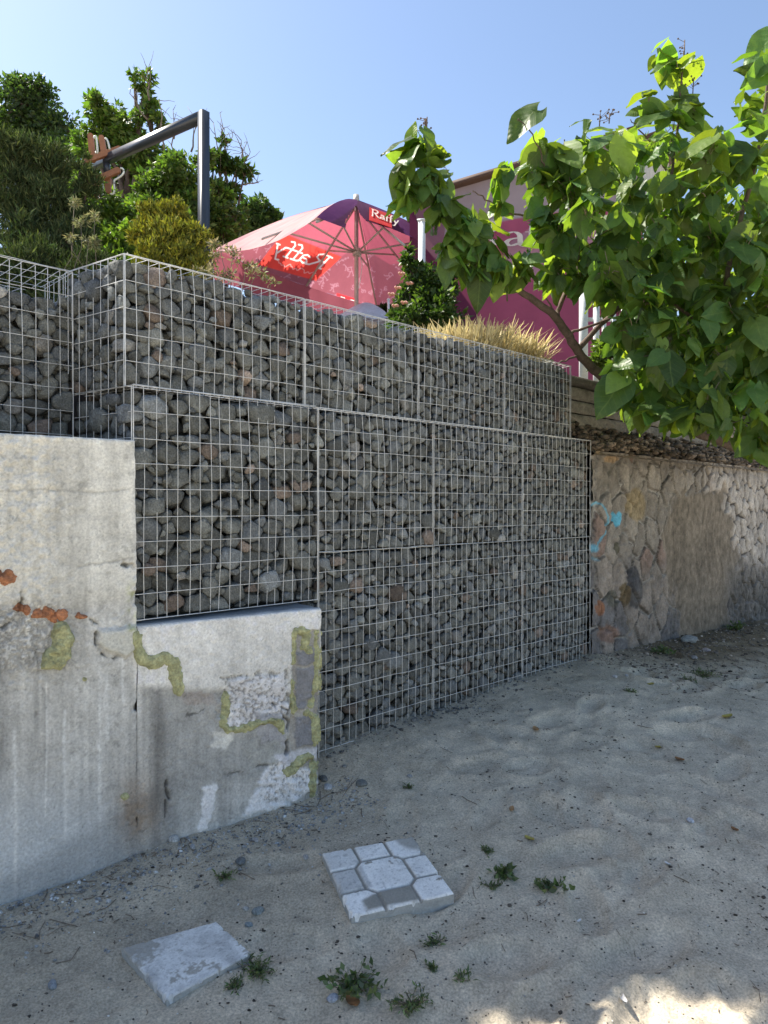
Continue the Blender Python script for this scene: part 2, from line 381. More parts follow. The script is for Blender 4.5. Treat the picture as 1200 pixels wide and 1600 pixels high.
def frG(s, q, h): return np.stack([GO[0]+GD[0]*s-GN[0]*q, GO[1]+GD[1]*s-GN[1]*q, h+CH], -1)
EDr = np.array([-.819, .574])                              # direction of the short end face
def frE(s, q, h):                                          # skewed box whose left face follows the end direction
    k = np.clip(1-s/.5, 0, 1)*.17                          # end face is not square to the front
    ss_ = s-q*k*1.0; return frG(ss_, q, h)
DO = np.array([-1.307, 3.114])
def frD(s, q, h): return np.stack([DO[0]-GD[0]*s-GN[0]*q, DO[1]-GD[1]*s-GN[1]*q, h+CH], -1)
SEAM_T = [0, .90, 1.71, 2.52, 3.32]; SEAM_M = [0, .94, 1.78, 2.65, 3.51]
cages = []
for k in range(4): cages.append(dict(n='top', k=k, s=(SEAM_T[k], SEAM_T[k+1]), h=(.47, .975), D=.39 if k == 0 else .27, q0=.05, fr=frE if k == 0 else frG))
for k in range(4): cages.append(dict(n='mid', k=k, s=(SEAM_M[k], SEAM_M[k+1]), h=(-.45 if k == 0 else -.225, .455), D=.39 if k == 0 else .27, q0=0, fr=frE if k == 0 else frG))
for k in range(1, 4): cages.append(dict(n='low', k=k, s=(SEAM_M[k], SEAM_M[k+1]), h=(-1.28, -.24), D=.15, q0=0, fr=frG))
cages.append(dict(n='far', k=0, s=(.0, .95), h=(.05, .87), D=.30, q0=0, fr=frD))
where = {('top', 0): 'at the left end of the top row', ('top', 1): 'second from the left in the top row', ('top', 2): 'third from the left in the top row', ('top', 3): 'at the right end of the top row',
         ('mid', 0): 'standing on the low white concrete block', ('mid', 1): 'second from the left in the middle row', ('mid', 2): 'third along the middle row', ('mid', 3): 'at the right end of the middle row',
         ('low', 1): 'on the sand beside the white block', ('low', 2): 'in the middle of the bottom row', ('low', 3): 'at the right end of the bottom row', ('far', 0): 'half filled behind the tall concrete wall at the left'}
WR = .00145
allst = []
for ci, c in enumerate(cages):
    key = (c['n'], c['k']); fr = c['fr']; s0, s1 = c['s']; h0, h1 = c['h']; D = c['D']; q0 = c['q0']
    near = key in (('top', 0), ('mid', 0), ('far', 0), ('top', 1), ('mid', 1), ('low', 1))
    st = stones(s0+.012, s1-.012, h0+.008, h1-.012, D, q0+.006, fr, 100+ci, .0285 if key == ('mid', 0) else .0255 if near else .0235, 3 if near else 2)
    for q in st: allst.append((key,)+q)
    pw = lambda s, q, h: fr(np.array([s]), np.array([q]), np.array([h]))[0]
    rt = root('gabion_basket', pw((s0+s1)/2, q0, h0), 'wire basket of grey stones '+where[key], 'gabion', 'wire gabion baskets of the retaining wall')
    ht = h1+.015 if key[0] != 'far' else .975
    hb = h0 if key != ('far', 0) else .1
    a0, a1 = s0+.004, s1-.004; rw = np.random.default_rng(50+ci); seg = []
    def jit(a=.0022): return rw.normal(0, a)
    off = q0-.004
    bulge = lambda s, h: .010*math.sin(math.pi*(s-s0)/(s1-s0))*math.sin(math.pi*min(max((h-hb)/(ht-hb), 0), 1))*(1+.8*math.sin(7*s+ci))
    def V(s, seg_, q=off, n=6):
        hs = np.linspace(hb, ht, n); j = jit(); pr = None
        for h in hs:
            p = pw(s+j+jit(.0012), q-bulge(s, h)+jit(.0015), h)
            if pr is not None: seg_.append((pr, p))
            pr = p
    def Hh(h, seg_, q=off):
        xs = np.linspace(a0, a1, 9); j = jit(); pr = None
        for s in xs:
            p = pw(s, q-.004-bulge(s, h)+jit(.001), h+j+jit(.0012))
            if pr is not None: seg_.append((pr, p))
            pr = p
    nV = int(round((a1-a0)/.05))
    for k in range(nV+1): V(a0+(a1-a0)*k/nV, seg)
    nH = int(round((ht-hb)/.1))
    for k in range(nH+1): Hh(hb+(ht-hb)*k/nH, seg)
    wires('front_mesh', seg, WR, MATS['wire'], rt)
    seg = []                                             # lid
    if key[0] in ('top', 'far') or key in (('mid', 0),) or key[0] == 'mid':
        for k in range(nV+1):
            s = a0+(a1-a0)*k/nV; seg.append((pw(s, off-.004, ht), pw(s+jit(.003), q0+D+.02, ht+jit(.004))))
        for q in np.arange(0, D+.03, .1): seg.append((pw(a0, q0+q, ht+.003), pw(a1, q0+q, ht+.003+jit(.003))))
        wires('lid_mesh', seg, WR, MATS['wire'], rt)
    seg = []                                             # ends
    if c['k'] == 0 and key[0] in ('top', 'mid'):
        for q in np.arange(0, D+.03, .05 if key[0] == 'mid' else .05):
            hs = np.linspace(hb, ht, 4)
            for u, v in zip(hs[:-1], hs[1:]): seg.append((pw(a0, q0+q, u), pw(a0, q0+q, v)))
        for k in range(nH+1): seg.append((pw(a0-.004, off, hb+(ht-hb)*k/nH), pw(a0-.004, q0+D, hb+(ht-hb)*k/nH)))
        wires('end_mesh', seg, WR, MATS['wire'], rt)
    if key == ('top', 3):
        for q in np.arange(0, D+.03, .05): seg.append((pw(a1, q0+q, hb), pw(a1, q0+q, ht)))
        for k in range(nH+1): seg.append((pw(a1+.004, off, hb+(ht-hb)*k/nH), pw(a1+.004, q0+D, hb+(ht-hb)*k/nH)))
        wires('end_mesh', seg, WR, MATS['wire'], rt)
    if key == ('far', 0):
        for q in np.arange(0, .3, .05): seg.append((pw(.02, q, .55), pw(.02, q, ht)))
        for h in (.675, .775, .875, .975): seg.append((pw(.02, 0, h), pw(.02, .3, h)))
        wires('end_mesh', seg, WR, MATS['wire'], rt)
    seg = []                                             # corner rods and lacing
    for s in ((a0, a1) if c['k'] == 0 or key[0] == 'far' else (a0,) if c['k'] < 3 else (a0, a1)): seg += [(pw(s, off-.006, hb), pw(s, off-.006, ht))]
    for q_ in seg: wires('corner_rod', [q_], WR*(1.25 if c['k'] < 2 else .9), MATS['wire'], rt)
    seg = []
    for h in (hb, ht): seg += [(pw(a0, off-.008, h), pw(a1, off-.008, h))]
    for q_ in seg: wires('edge_rod', [q_], WR*1.35, MATS['wire'], rt)
# a small second grid tucked into the half filled basket
rt = root('wire_grid', frD(np.array([.5]), np.array([.18]), np.array([.7]))[0], 'short spare wire grid tucked into the top of the half filled far left basket', 'wire grid')
seg = []
for s in np.arange(.15, .86, .05): seg.append((frD(s, .17+0*s, .76), frD(s, .17+0*s, .92)))
for h in (.77, .80, .84, .915): seg.append((frD(.13, .172, h), frD(.87, .172, h)))
for s in np.arange(.15, .86, .05): seg.append((frD(s, .17, .915), frD(s, .27, .925)))
wires('grid', seg, WR, MATS['wire'], rt)

score = []
for i, (key, wv, f, c_, front, r, pl) in enumerate(allst):
    ctr = wv.mean(0); vis = front or key in (('top', 0), ('mid', 0)) and pl[0] < .06
    px, py = proj(ctr); inside = -10 < px < 1210 and py < 1600 and not (px < 205 and py > 682)
    score.append(r/ctr[1] if (vis and inside) else 0)
pick = set(np.argsort(score)[::-1][:300].tolist())
big = []
restv = []; restf = []; restc = []; nv = 0
kw = {'top': 'top row', 'mid': 'middle row', 'low': 'bottom row', 'far': 'far left basket'}
short = {('top', 0): 'the top row first basket', ('top', 1): 'the top row second basket', ('top', 2): 'the top row third basket', ('top', 3): 'the top row last basket',
         ('mid', 0): 'the basket on the white block', ('mid', 1): 'the middle row second basket', ('mid', 2): 'the middle row third basket', ('mid', 3): 'the middle row last basket',
         ('low', 1): 'the bottom row first basket', ('low', 2): 'the bottom row central basket', ('low', 3): 'the bottom row last basket', ('far', 0): 'the half filled basket'}
CG = {(c['n'], c['k']): c for c in cages}; used_l = {}
def stone_label(key, c_, r, pl):
    c = CG[key]; u = (pl[0]-c['s'][0])/(c['s'][1]-c['s'][0]); v = (pl[2]-c['h'][0])/(c['h'][1]-c['h'][0])
    if key == ('far', 0): u = 1-u
    ps = ('bottom', 'lower', 'middle', 'upper', 'top')[max(0, min(4, int(v*5)))]+' '+('far left', 'left', 'centre', 'right', 'far right')[min(4, max(0, int(u*5)))]
    tone = 'rusty' if c_[0] > c_[2]*1.3 else 'pale' if c_[1] > .20 else 'dark' if c_[1] < .13 else 'grey'
    return '%s %s stone, %s of %s' % ('huge' if r > .046 else 'large' if r > .037 else 'angular', tone, ps, short[key])
for i, (key, wv, f, c_, front, r, pl) in enumerate(allst):
    if i in pick:
        o = mesh('gabion_stone', wv, f, MATS['stone'], col=np.broadcast_to(c_, (len(wv), 3)))
        lb_ = stone_label(key, c_, r, pl); tag(o, lb_, 'stone', 'stones in '+short[key]); used_l.setdefault(lb_, []).append((pl[2], o))
    else:
        restv.append(wv); restf.append(f+nv); nv += len(wv); restc.append(np.broadcast_to(c_, (len(wv), 3)))
o = mesh('packed_stones', np.concatenate(restv), np.concatenate(restf), MATS['stone'], col=np.concatenate(restc))
tag(o, 'mass of smaller angular grey stones filling all the wire baskets', 'stones', kind='stuff')
NW = ['two', 'three', 'four', 'five', 'six', 'seven', 'eight', 'nine']; ORD = ['highest', 'second highest', 'third highest', 'fourth highest', 'fifth highest', 'sixth highest', 'seventh highest', 'eighth highest']
for lb_, l_ in used_l.items():
    if len(l_) < 2 or len(l_) > 9: continue
    for i, (_, o) in enumerate(sorted(l_, key=lambda t: -t[0])):
        o['label'] = lb_+', '+('lowest' if i == len(l_)-1 else ORD[i])
# dark earth behind the stones
mb = MB()
for (s0, s1, h0, h1, q0, q1) in ((.05, 3.3, .4, .93, .33, .5), (.1, 3.52, -1.7, .44, .29, .5)):
    c = [G(s, q, h) for s in (s0, s1) for q in (q0, q1) for h in (h0, h1)]
    mb.add(c, [[0, 1, 3, 2], [4, 6, 7, 5], [0, 4, 5, 1], [2, 3, 7, 6], [0, 2, 6, 4], [1, 5, 7, 3]])
tag(mb.build('earth_bank', MATS['soil'], smooth=False), kind='structure')

# ================================================================ plastered concrete walls on the left
def cw(s, q, h): return np.stack([CO[0]+CD[0]*s-CN[0]*q, CO[1]+CD[1]*s-CN[1]*q, h+CH], -1)   # q inward
def wallpaint(px, py):
    """albedo (linear) and relief of the plaster, by the place on the wall"""
    n1 = fbm(px/60, py/60, 5); n2 = fbm(px/9, py/9, 4); st = fbm(px/7, py/160, 4); st2 = fbm(px/22+3, py/400, 3)
    up = ss(1075, 1035, py+40*n1+ .03*px)                                       # pale upper plaster
    hi = ss(960, 925, py+16*n2+.05*(px-100)+24*n1)
    c = np.empty(px.shape+(3,)); lowc = np.array([.50, .50, .475]); rough = np.array([.60, .60, .57]); pale = np.array([.70, .69, .63])
    c[:] = lowc; c = c+(rough-c)*up[..., None]; c = c+(pale-c)*hi[..., None]
    rel = .010*hi+.003*up+.003*n1
    c *= (1+.55*st*(1-.35*up)+.35*st2+.3*n1+.28*n2)[..., None]; c *= (1-.25*ss(.08, .25, fbm(px/14, py/14, 5, .7)))[..., None]
    c *= (1-.12*ss(.15, .3, fbm(px/30, py/200+9, 4)))[..., None]
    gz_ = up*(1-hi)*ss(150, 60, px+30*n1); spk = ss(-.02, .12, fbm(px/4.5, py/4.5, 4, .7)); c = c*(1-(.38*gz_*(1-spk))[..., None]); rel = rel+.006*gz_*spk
    # board marks of the upper pour
    wpx, wpy = px+9*fbm(px/14, py/14+3, 4), py+9*fbm(px/14+7, py/14, 4)
    for (pts, wd) in (([(0, 768), (60, 764), (150, 770), (200, 766)], 1.6), ([(120, 886), (205, 872)], 2)):
        d = seg_dist(px, py+6*n2, pts); c *= (1-.3*np.exp(-(d/wd)**2))[..., None]; rel = rel-.003*np.exp(-(d/wd)**2)
    # bluish smooth skim low left, brown stain, dark wet streaks
    sk = ss(1170, 1300, py-.15*px)*ss(230, 150, px); c = c+(np.array([.58, .61, .62])-c)*(sk*.8)[..., None]
    stn = np.exp(-(((px-215)/34)**2+((py-1265)/52)**2)+1.6*n1+1.2*n2); c = c*(1-np.clip(stn, 0, 1)[..., None]*np.array([.30, .42, .52]))
    dk = ss(28, 6, np.abs(px-245+14*n1))*ss(1030, 1090, py)*ss(1330, 1180, py); c *= (1-.42*dk)[..., None]
    for x0, y0, y1, ww in ((155, 1030, 1330, 3), (100, 1100, 1330, 2.5), (22, 1130, 1420, 3), (190, 1020, 1120, 2.5), (70, 1060, 1300, 1.6), (167, 1040, 1180, 5)):
        d = np.abs(px-x0+5*fbm(py/90+x0, py*0, 2)); m = np.exp(-(d/ww)**2)*ss(y0, y0+15, py)*ss(y1, y1-40, py)*(.6+n2); c = c+(np.array([.74, .75, .73])-c)*(np.clip(m*1.5, 0, 1)*.8)[..., None]
    # ---- right hand block
    rb = ss(205, 213, px)
    e = 8*n2+14*n1
    top = rb*ss(1085, 1068, py+e); c = c+(np.array([.78, .775, .74])*(1+.4*n1+.3*st+.35*n2)[..., None]-c)*top[..., None]; rel = rel+.006*top
    def patch(poly, colr, soft=4, k=1., rl=0, amp=1.):
        nonlocal c, rel
        m = ss(-soft, soft, poly_sd(wpx, wpy, poly)+amp*e)*k; c = c+(np.array(colr)*(1+.4*n2+.4*n1+.2*st)[..., None]-c)*m[..., None]; rel = rel+rl*m
    patch([(262, 1085), (345, 1075), (440, 1150), (450, 1210), (330, 1225), (262, 1315), (258, 1200)], (.37, .375, .36), 8, .85)
    patch([(352, 1060), (450, 1050), (448, 1110), (430, 1125), (352, 1140)], (.78, .78, .79), 3, 1, .007, .9); zz = ss(-4, 4, poly_sd(wpx, wpy, [(340, 1055), (455, 1045), (452, 1125), (352, 1145)]))*ss(.05, .16, fbm(px/4, py/4, 3, .7)); c = c*(1-.45*zz[..., None]); rel = rel-.008*zz
    patch([(335, 1150), (365, 1145), (352, 1172), (330, 1165)], (.62, .62, .58), 3)
    patch([(425, 1195), (492, 1190), (492, 1243), (380, 1275), (405, 1220)], (.82, .83, .84), 5, 1, .005); zz = ss(-4, 4, poly_sd(wpx, wpy, [(425, 1190), (495, 1190), (495, 1240), (400, 1262)]))*ss(.06, .16, fbm(px/3.2, py/5, 3, .7)); c = c*(1-.5*zz[..., None]); rel = rel-.006*zz
    patch([(318, 1235), (340, 1222), (335, 1262), (322, 1290), (312, 1300)], (.84, .85, .86), 2, 1, .004, .8)
    patch([(378, 1170), (440, 1150), (430, 1190), (392, 1200)], (.40, .405, .38), 4)
    patch([(392, 1108), (440, 1118), (450, 1165), (408, 1160)], (.40, .40, .41), 3)
    patch([(272, 1078), (340, 1080), (338, 1100), (290, 1104)], (.40, .37, .34), 3)
    patch([(455, 990), (500, 985), (500, 1205), (452, 1200)], (.38, .37, .34), 3, 1, -.012, .3)
    patch([(462, 1018), (494, 1018), (493, 1038), (462, 1040)], (.24, .245, .26), 1.2, 1, .008, .12)
    patch([(461, 1046), (491, 1042), (488, 1090), (474, 1110), (462, 1108)], (.27, .275, .29), 1.2, 1, .008, .12)
    patch([(463, 1120), (490, 1118), (490, 1165), (462, 1170)], (.24, .245, .26), 1.5, 1, .006, .2)
    patch([(430, 1180), (500, 1170), (498, 1190), (440, 1195)], (.60, .60, .62), 3, 1, .003)
    for pts, wd, dp in (([(428, 1100), (432, 1112), (452, 1128), (449, 1150), (446, 1180)], 4.5, .03), ([(455, 1100), (445, 1118)], 4, .03), ([(262, 1215), (258, 1232), (265, 1250)], 4, .02), ([(258, 1250), (256, 1300)], 1.5, .01),
                       ([(205, 884), (190, 881)], 4, .03), ([(20, 968), (33, 935), (30, 925)], 3, .02), ([(20, 968), (0, 985)], 1.4, .01), ([(140, 968), (152, 978), (148, 1005), (162, 1022), (178, 1030), (190, 1025)], 2.6, .02), ([(440, 1105), (447, 1110)], 3, .02), ([(330, 1225), (345, 1212), (400, 1200), (445, 1190)], 1.3, .006), ([(290, 1120), (380, 1090)], 1., .002)):
        d = seg_dist(wpx, wpy, pts)+7*n2; m = ss(wd*.8, wd*.1, d)*ss(-.25, .0, fbm(px/12, py/12+5, 2)); c = c*(1-.5*m[..., None]); rel = rel-dp*m
    # white lumps at the lower left break of the upper pour
    lump = ss(-4, 4, poly_sd(px, py, [(152, 985), (210, 980), (208, 1015), (195, 1028), (165, 1018), (150, 1004)])+e*.5); c = c+(np.array([.62, .62, .56])-c)*lump[..., None]; rel = rel+.02*lump
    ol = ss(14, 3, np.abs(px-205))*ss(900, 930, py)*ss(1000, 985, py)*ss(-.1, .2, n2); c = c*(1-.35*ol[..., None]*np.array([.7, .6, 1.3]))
    # pits, crumbs
    pit = (fbm(px/3.1, py/3.1, 2) > .33) & (fbm(px/50+7, py/50, 2) > -.05); c[pit] *= .72
    rp = ((ss(1000, 960, py)+ss(1095, 1060, py))*.5*ss(120, 60, px)+ss(300, 350, px)*ss(1060, 1100, py)*ss(1145, 1120, py)+ss(400, 430, px)*ss(1180, 1200, py)); rel = rel+.022*n2*np.clip(rp, 0, 1)
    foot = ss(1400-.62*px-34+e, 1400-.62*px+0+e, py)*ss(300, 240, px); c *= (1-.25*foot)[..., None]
    rel = rel+.005*n2+.006*fbm(px/4, py/4, 3, .7)*(1-hi)*up+.004*rb*fbm(px/5, py/5, 3, .7)
    return np.clip(c, .02, .82), rel
def wallmesh(name, s0, s1, h0, h1, th, label, rightslope=0.0):
    st = .0042; ns = int((s1-s0)/st); nh = int((h1-h0)/st)
    S, H = np.meshgrid(np.linspace(s0, s1, ns), np.linspace(h0, h1, nh), indexing='ij')
    S = S+rightslope*(h1-H)*ss(s1-.3, s1, S)
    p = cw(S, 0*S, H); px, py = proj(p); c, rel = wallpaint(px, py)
    # chipped arrises
    et = (h1-H)+.006*fbm(S*40, H*40, 3); er = (s1-S+rightslope*(h1-H)*ss(s1-.3, s1, S))+.006*fbm(S*40+9, H*30, 3)
    ro = .010; rnd = lambda x: np.where(x < ro, ro-np.sqrt(np.clip(ro*ro-(ro-np.clip(x, 0, ro))**2, 0, None)), 0)
    rel = rel-rnd(et)-rnd(er)*1.0
    chip = ss(.16, .3, fbm(S*14, H*14+4, 3))*ss(.035, 0, er); rel = rel-.02*chip; c = c*(1-.15*chip[..., None])
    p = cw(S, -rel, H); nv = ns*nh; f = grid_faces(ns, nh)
    V = [p.reshape(-1, 3)]; Cc = [c.reshape(-1, 3)]; Fs = [f]
    # top cap, right end and back, as strips with their own vertices
    nq = 28
    def strip(idx_s, idx_h, axis):
        nonlocal nv
        s = S[idx_s, idx_h]; h = H[idx_s, idx_h]; rl = rel[idx_s, idx_h]; cc = c[idx_s, idx_h]; q = np.linspace(0, 1, nq)
        Q = -rl[:, None]+(th+rl[:, None])*q[None]; nz = .006*fbm(s[:, None]*18+h[:, None]*9, Q*18+5, 3)*np.minimum(1, q*8)[None]
        sv = s[:, None]+0*Q; hv = h[:, None]+0*Q
        if axis == 'h': hv = hv+nz
        else: sv = sv+nz
        V.append(cw(sv, Q, hv).reshape(-1, 3)); g = (1+.3*fbm(sv*9+hv*5, Q*9, 4))[..., None]
        k = ss(0, .25, q)[None, :, None]; cb = cc[:, None, :]*(1-k)+k*(np.array([.26, .28, .30]) if axis == 'h' else np.array([.36, .36, .35]))
        Cc.append((cb*g).reshape(-1, 3)); Fs.append(grid_faces(len(s), nq)+nv); nv += len(s)*nq
    strip(slice(None), nh-1, 'h'); strip(ns-1, slice(None), 's')
    return tag(mesh(name, np.concatenate(V), np.concatenate(Fs), MATS['concrete'], col=np.concatenate(Cc)), label, 'wall')
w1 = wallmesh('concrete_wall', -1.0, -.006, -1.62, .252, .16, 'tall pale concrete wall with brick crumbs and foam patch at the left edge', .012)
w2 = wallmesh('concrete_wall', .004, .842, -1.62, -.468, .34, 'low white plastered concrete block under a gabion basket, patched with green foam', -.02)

def reliefpatch(name, m, parent, field, bbox, step=.0035, q=0, lump=.006, base=.004, nz=1.):
    """a raised blob stuck on the concrete wall: field(px,py) > 0 inside, in photo pixels of the wall face"""
    cor = [ray_plane(x, y, [CO[0], CO[1], 0], [CN[0], CN[1], 0]) for x in bbox[::2] for y in bbox[1::2]]
    ss_ = [(c[0]-CO[0])*CD[0]+(c[1]-CO[1])*CD[1] for c in cor]; hs_ = [c[2]-CH for c in cor]
    S, H = np.meshgrid(np.arange(min(ss_), max(ss_), step), np.arange(min(hs_), max(hs_), step), indexing='ij')
    px, py = proj(cw(S, 0*S, H)); f = field(px, py)+nz*(9*fbm(S*22, H*22, 3)+4.*fbm(S*80, H*80, 2))
    wr = wallpaint(px, py)[1]
    t = np.clip(f/9, 0, 1); t = np.sqrt(np.clip(1-(1-t)**2, 0, 1))
    hgt = -.008+t*(base+.008+lump*1.6)+t*lump*2.4*(fbm(S*38+5, H*38, 3)+.5*fbm(S*110, H*110, 2))
    p = cw(S, -(wr+hgt)+q, H); fc = grid_faces(*S.shape); keep = (f.ravel()[fc] > -2).any(1); fc = fc[keep]
    if not len(fc): return None
    used, inv = np.unique(fc, return_inverse=True)
    return mesh(name, p.reshape(-1, 3)[used], inv.reshape(-1, 4), m, parent)
def strk(pts, r): return lambda px, py: r-seg_dist(px, py, pts)
def poly(pts): return lambda px, py: poly_sd(px, py, pts)
FM = MATS['foam']
reliefpatch('filler_foam', FM, w1, poly([(84, 972), (104, 970), (114, 992), (110, 1028), (95, 1044), (62, 1046), (64, 1022), (78, 1008)]), (50, 955, 125, 1060), lump=.008, base=.012)
reliefpatch('filler_foam', FM, w1, lambda px, py: 5-np.hypot(px-131, py-1062), (118, 1048, 142, 1076), lump=.002)
reliefpatch('filler_foam', FM, w1, lambda px, py: 7-np.hypot((px-195)*.8, py-1245), (175, 1228, 215, 1262), lump=.004)
for pts, r, bb in (([(212, 995), (213, 1012), (222, 1030), (238, 1036), (256, 1028), (268, 1034), (272, 1056), (277, 1080)], 10, (200, 975, 295, 1105)),
                   ([(352, 1085), (352, 1105), (348, 1132), (356, 1142), (380, 1138), (405, 1130), (425, 1126), (437, 1132), (441, 1146)], 6.5, (330, 1065, 460, 1165)),
                   ([(460, 985), (459, 1010), (458, 1036)], 6, (444, 970, 472, 1050)), ([(457, 1064), (457, 1085), (459, 1112)], 5, (445, 1052, 470, 1126)),
                   ([(470, 987), (478, 992), (476, 1010), (482, 1016)], 9, (458, 972, 498, 1032)), ([(494, 988), (495, 1040), (494, 1075), (488, 1102)], 4.5, (478, 976, 503, 1118)),
                   ([(480, 1116), (492, 1122), (495, 1145), (493, 1166)], 5.5, (470, 1104, 503, 1178)), ([(448, 1208), (462, 1198), (478, 1186), (484, 1184)], 8, (432, 1170, 496, 1222)), ([(489, 1196), (487, 1222), (489, 1244)], 6, (474, 1190, 503, 1256))):
    reliefpatch('filler_foam', FM, w2, strk(pts, r), bb, lump=.005, base=.006)
bf = lambda cx, cy, rx, ry, a=0: (lambda px, py: 8*(1-np.sqrt((((px-cx)*math.cos(a)+(py-cy)*math.sin(a))/rx)**2+((-(px-cx)*math.sin(a)+(py-cy)*math.cos(a))/ry)**2)))
for (x, y, rx, ry) in ((12, 901, 20, 9), (28, 950, 7, 6), (41, 953, 6, 7), (57, 958, 8, 5), (74, 957, 8, 9), (83, 967, 4, 7), (97, 961, 10, 7), (127, 963, 13, 5)):
    reliefpatch('brick_crumb', MATS['brick'], w1, bf(x, y, rx+1, ry+1), (x-rx-6, y-ry-6, x+rx+6, y+ry+6), lump=.008, base=.004, nz=1.7)

# ================================================================ rubble wall on the right
def rw_(s, q, h): return np.stack([GO[0]+GD[0]*s-GN[0]*q, GO[1]+GD[1]*s-GN[1]*q, h+CH], -1)
def voro(x, y, seeds):
    d1 = np.full(x.shape, 9.); d2 = np.full(x.shape, 9.); i1 = np.zeros(x.shape, int)
    for k, (sx, sy) in enumerate(seeds):
        d = np.hypot(x-sx, y-sy); m = d < d1; d2 = np.where(m, d1, np.minimum(d2, d)); i1 = np.where(m, k, i1); d1 = np.where(m, d, d1)
    return d2-d1, i1
rs = np.random.default_rng(21); s0, s1, h0, h1 = 3.508, 8.6, -1.6, .40
st = .0085; S, H = np.meshgrid(np.arange(s0, s1, st), np.arange(h0, h1, .0075), indexing='ij')
seeds = []
for k in range(9000):
    p = (rs.uniform(s0-.1, s1+.1), rs.uniform(h0-.1, h1+.1)); md = .17 if p[0] < 5.2 else .12
    if all(math.hypot(p[0]-a[0], (p[1]-a[1])*.8) > md for a in seeds[-900:]): seeds.append(p)
wx = S+.05*fbm(S*7, H*7, 4, .6); wy = H+.05*fbm(S*7+9, H*7, 4, .6)
ed, idx = voro(wx, wy*.72, [(a, b*.72) for a, b in seeds])
px, py = proj(rw_(S, 0*S, H)); n1 = fbm(S*4, H*4, 4); n2 = fbm(S*25, H*25, 4); stv = fbm(S*22+6*fbm(S*3, H*3, 3), H*3.5+4*fbm(S*5, H*5, 3), 5, .65)
rc = rs.random((len(seeds), 3)); k = rc[idx]
tan_ = np.array([.31, .28, .24]); c = tan_*(1+.35*(k[..., :1]-.5))*np.ones(3); 
och = (k[..., 1] > .96); c[och] = np.array([.36, .28, .18])*(1+.2*n2[och])[..., None]
pnk = (k[..., 1] < .08); c[pnk] = np.array([.31, .23, .19])
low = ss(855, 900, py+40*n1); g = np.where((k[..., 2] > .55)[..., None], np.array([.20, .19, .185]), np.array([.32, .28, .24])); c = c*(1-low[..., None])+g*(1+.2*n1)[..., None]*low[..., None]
mo = ss(.022, .008, ed+.02*n2+.03*n1); moc = np.array([.36, .345, .315])*(1+.2*n1)[..., None]; moc = moc*(1-.25*low[..., None]*0); c = c*(1-mo[..., None])+moc*mo[..., None]
groove = np.exp(-((ed-.020+.01*n2)/.006)**2)*ss(-.1, .1, fbm(S*3+4, H*3, 2)+.06); c *= (1-.7*groove)[..., None]
rel = (.024+.02*(k[..., 0]-.5))*ss(.008, .026, ed+.02*n2)+.022*n1+.030*n2-.008*groove
# rendered brown smear in the middle
sm = ss(-.10, .06, poly_sd(px, py, [(1040, 775), (1135, 770), (1145, 950), (1128, 1000), (1060, 1015), (1035, 900)])/60+n1*.9)
c = c*(1-sm[..., None])+(np.array([.235, .20, .155])*(1+.55*stv+.3*n2)[..., None])*sm[..., None]; rel = rel*(1-sm)+sm*(.016+.010*stv)
# pale stones with dark joints at the right
rt_ = ss(1085, 1115, px+20*n1)*ss(905, 860, py+30*n1-.2*(px-1130)); ps = np.array([.52, .475, .42])*(1+.3*(k[..., :1]-.5)); pj = np.array([.10, .095, .09])*np.ones(3)
pr = ps*ss(.008, .022, ed+.01*n2)[..., None]+pj*ss(.022, .008, ed+.01*n2)[..., None]; c = c*(1-(rt_*(1-sm))[..., None])+pr*(rt_*(1-sm))[..., None]
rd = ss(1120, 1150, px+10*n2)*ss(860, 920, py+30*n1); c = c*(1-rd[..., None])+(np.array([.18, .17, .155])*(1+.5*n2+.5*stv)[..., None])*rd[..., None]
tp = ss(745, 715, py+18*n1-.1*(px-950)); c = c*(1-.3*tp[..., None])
for (x, y, rx, ry, cc) in ((932, 950, 8, 12, (.30, .155, .095)), (947, 990, 16, 14, (.27, .19, .155)), (988, 925, 12, 26, (.13, .125, .12)), (985, 905, 9, 20, (.10, .10, .105)), (952, 935, 10, 14, (.15, .145, .12)), (990, 790, 15, 26, (.36, .29, .18)), (948, 718, 12, 6, (.36, .26, .16)), (973, 928, 8, 18, (.16, .12, .07)), (960, 858, 5, 10, (.16, .15, .11))):
    m = ss(1.15, .85, np.hypot((px-x)/rx, (py-y)/ry)+.5*n2); c = c*(1-m[..., None])+np.array(cc)*(1+.4*n2[..., None])*m[..., None]
blue = np.array([.16, .50, .68]); fuzz = 1.4*n2
bl = ss(2.6, .8, seg_dist(px, py, [(922, 790), (930, 785), (938, 792), (944, 808), (944, 820), (938, 835), (930, 848), (926, 856)])+fuzz)*.75
bl = np.maximum(bl, ss(-1.8, .4, poly_sd(px, py, [(950, 803), (955, 800), (959, 806), (963, 800), (968, 804), (967, 813), (960, 824), (958, 825), (953, 814)])+fuzz*.8))
bl = np.maximum(bl, .8*ss(9, 4, np.hypot(px-923, py-857)+fuzz*3)); bl = np.maximum(bl, .35*ss(4, 1.5, seg_dist(px, py, [(922, 872), (930, 874)])+fuzz))
c = c*(1-bl[..., None])+blue*bl[..., None]
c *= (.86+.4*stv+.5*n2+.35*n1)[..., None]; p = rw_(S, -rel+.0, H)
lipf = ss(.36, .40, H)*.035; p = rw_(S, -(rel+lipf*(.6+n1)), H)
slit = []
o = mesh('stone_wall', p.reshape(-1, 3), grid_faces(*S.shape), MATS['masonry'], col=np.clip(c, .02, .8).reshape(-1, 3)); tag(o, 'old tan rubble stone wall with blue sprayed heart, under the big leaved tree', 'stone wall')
mb = MB()
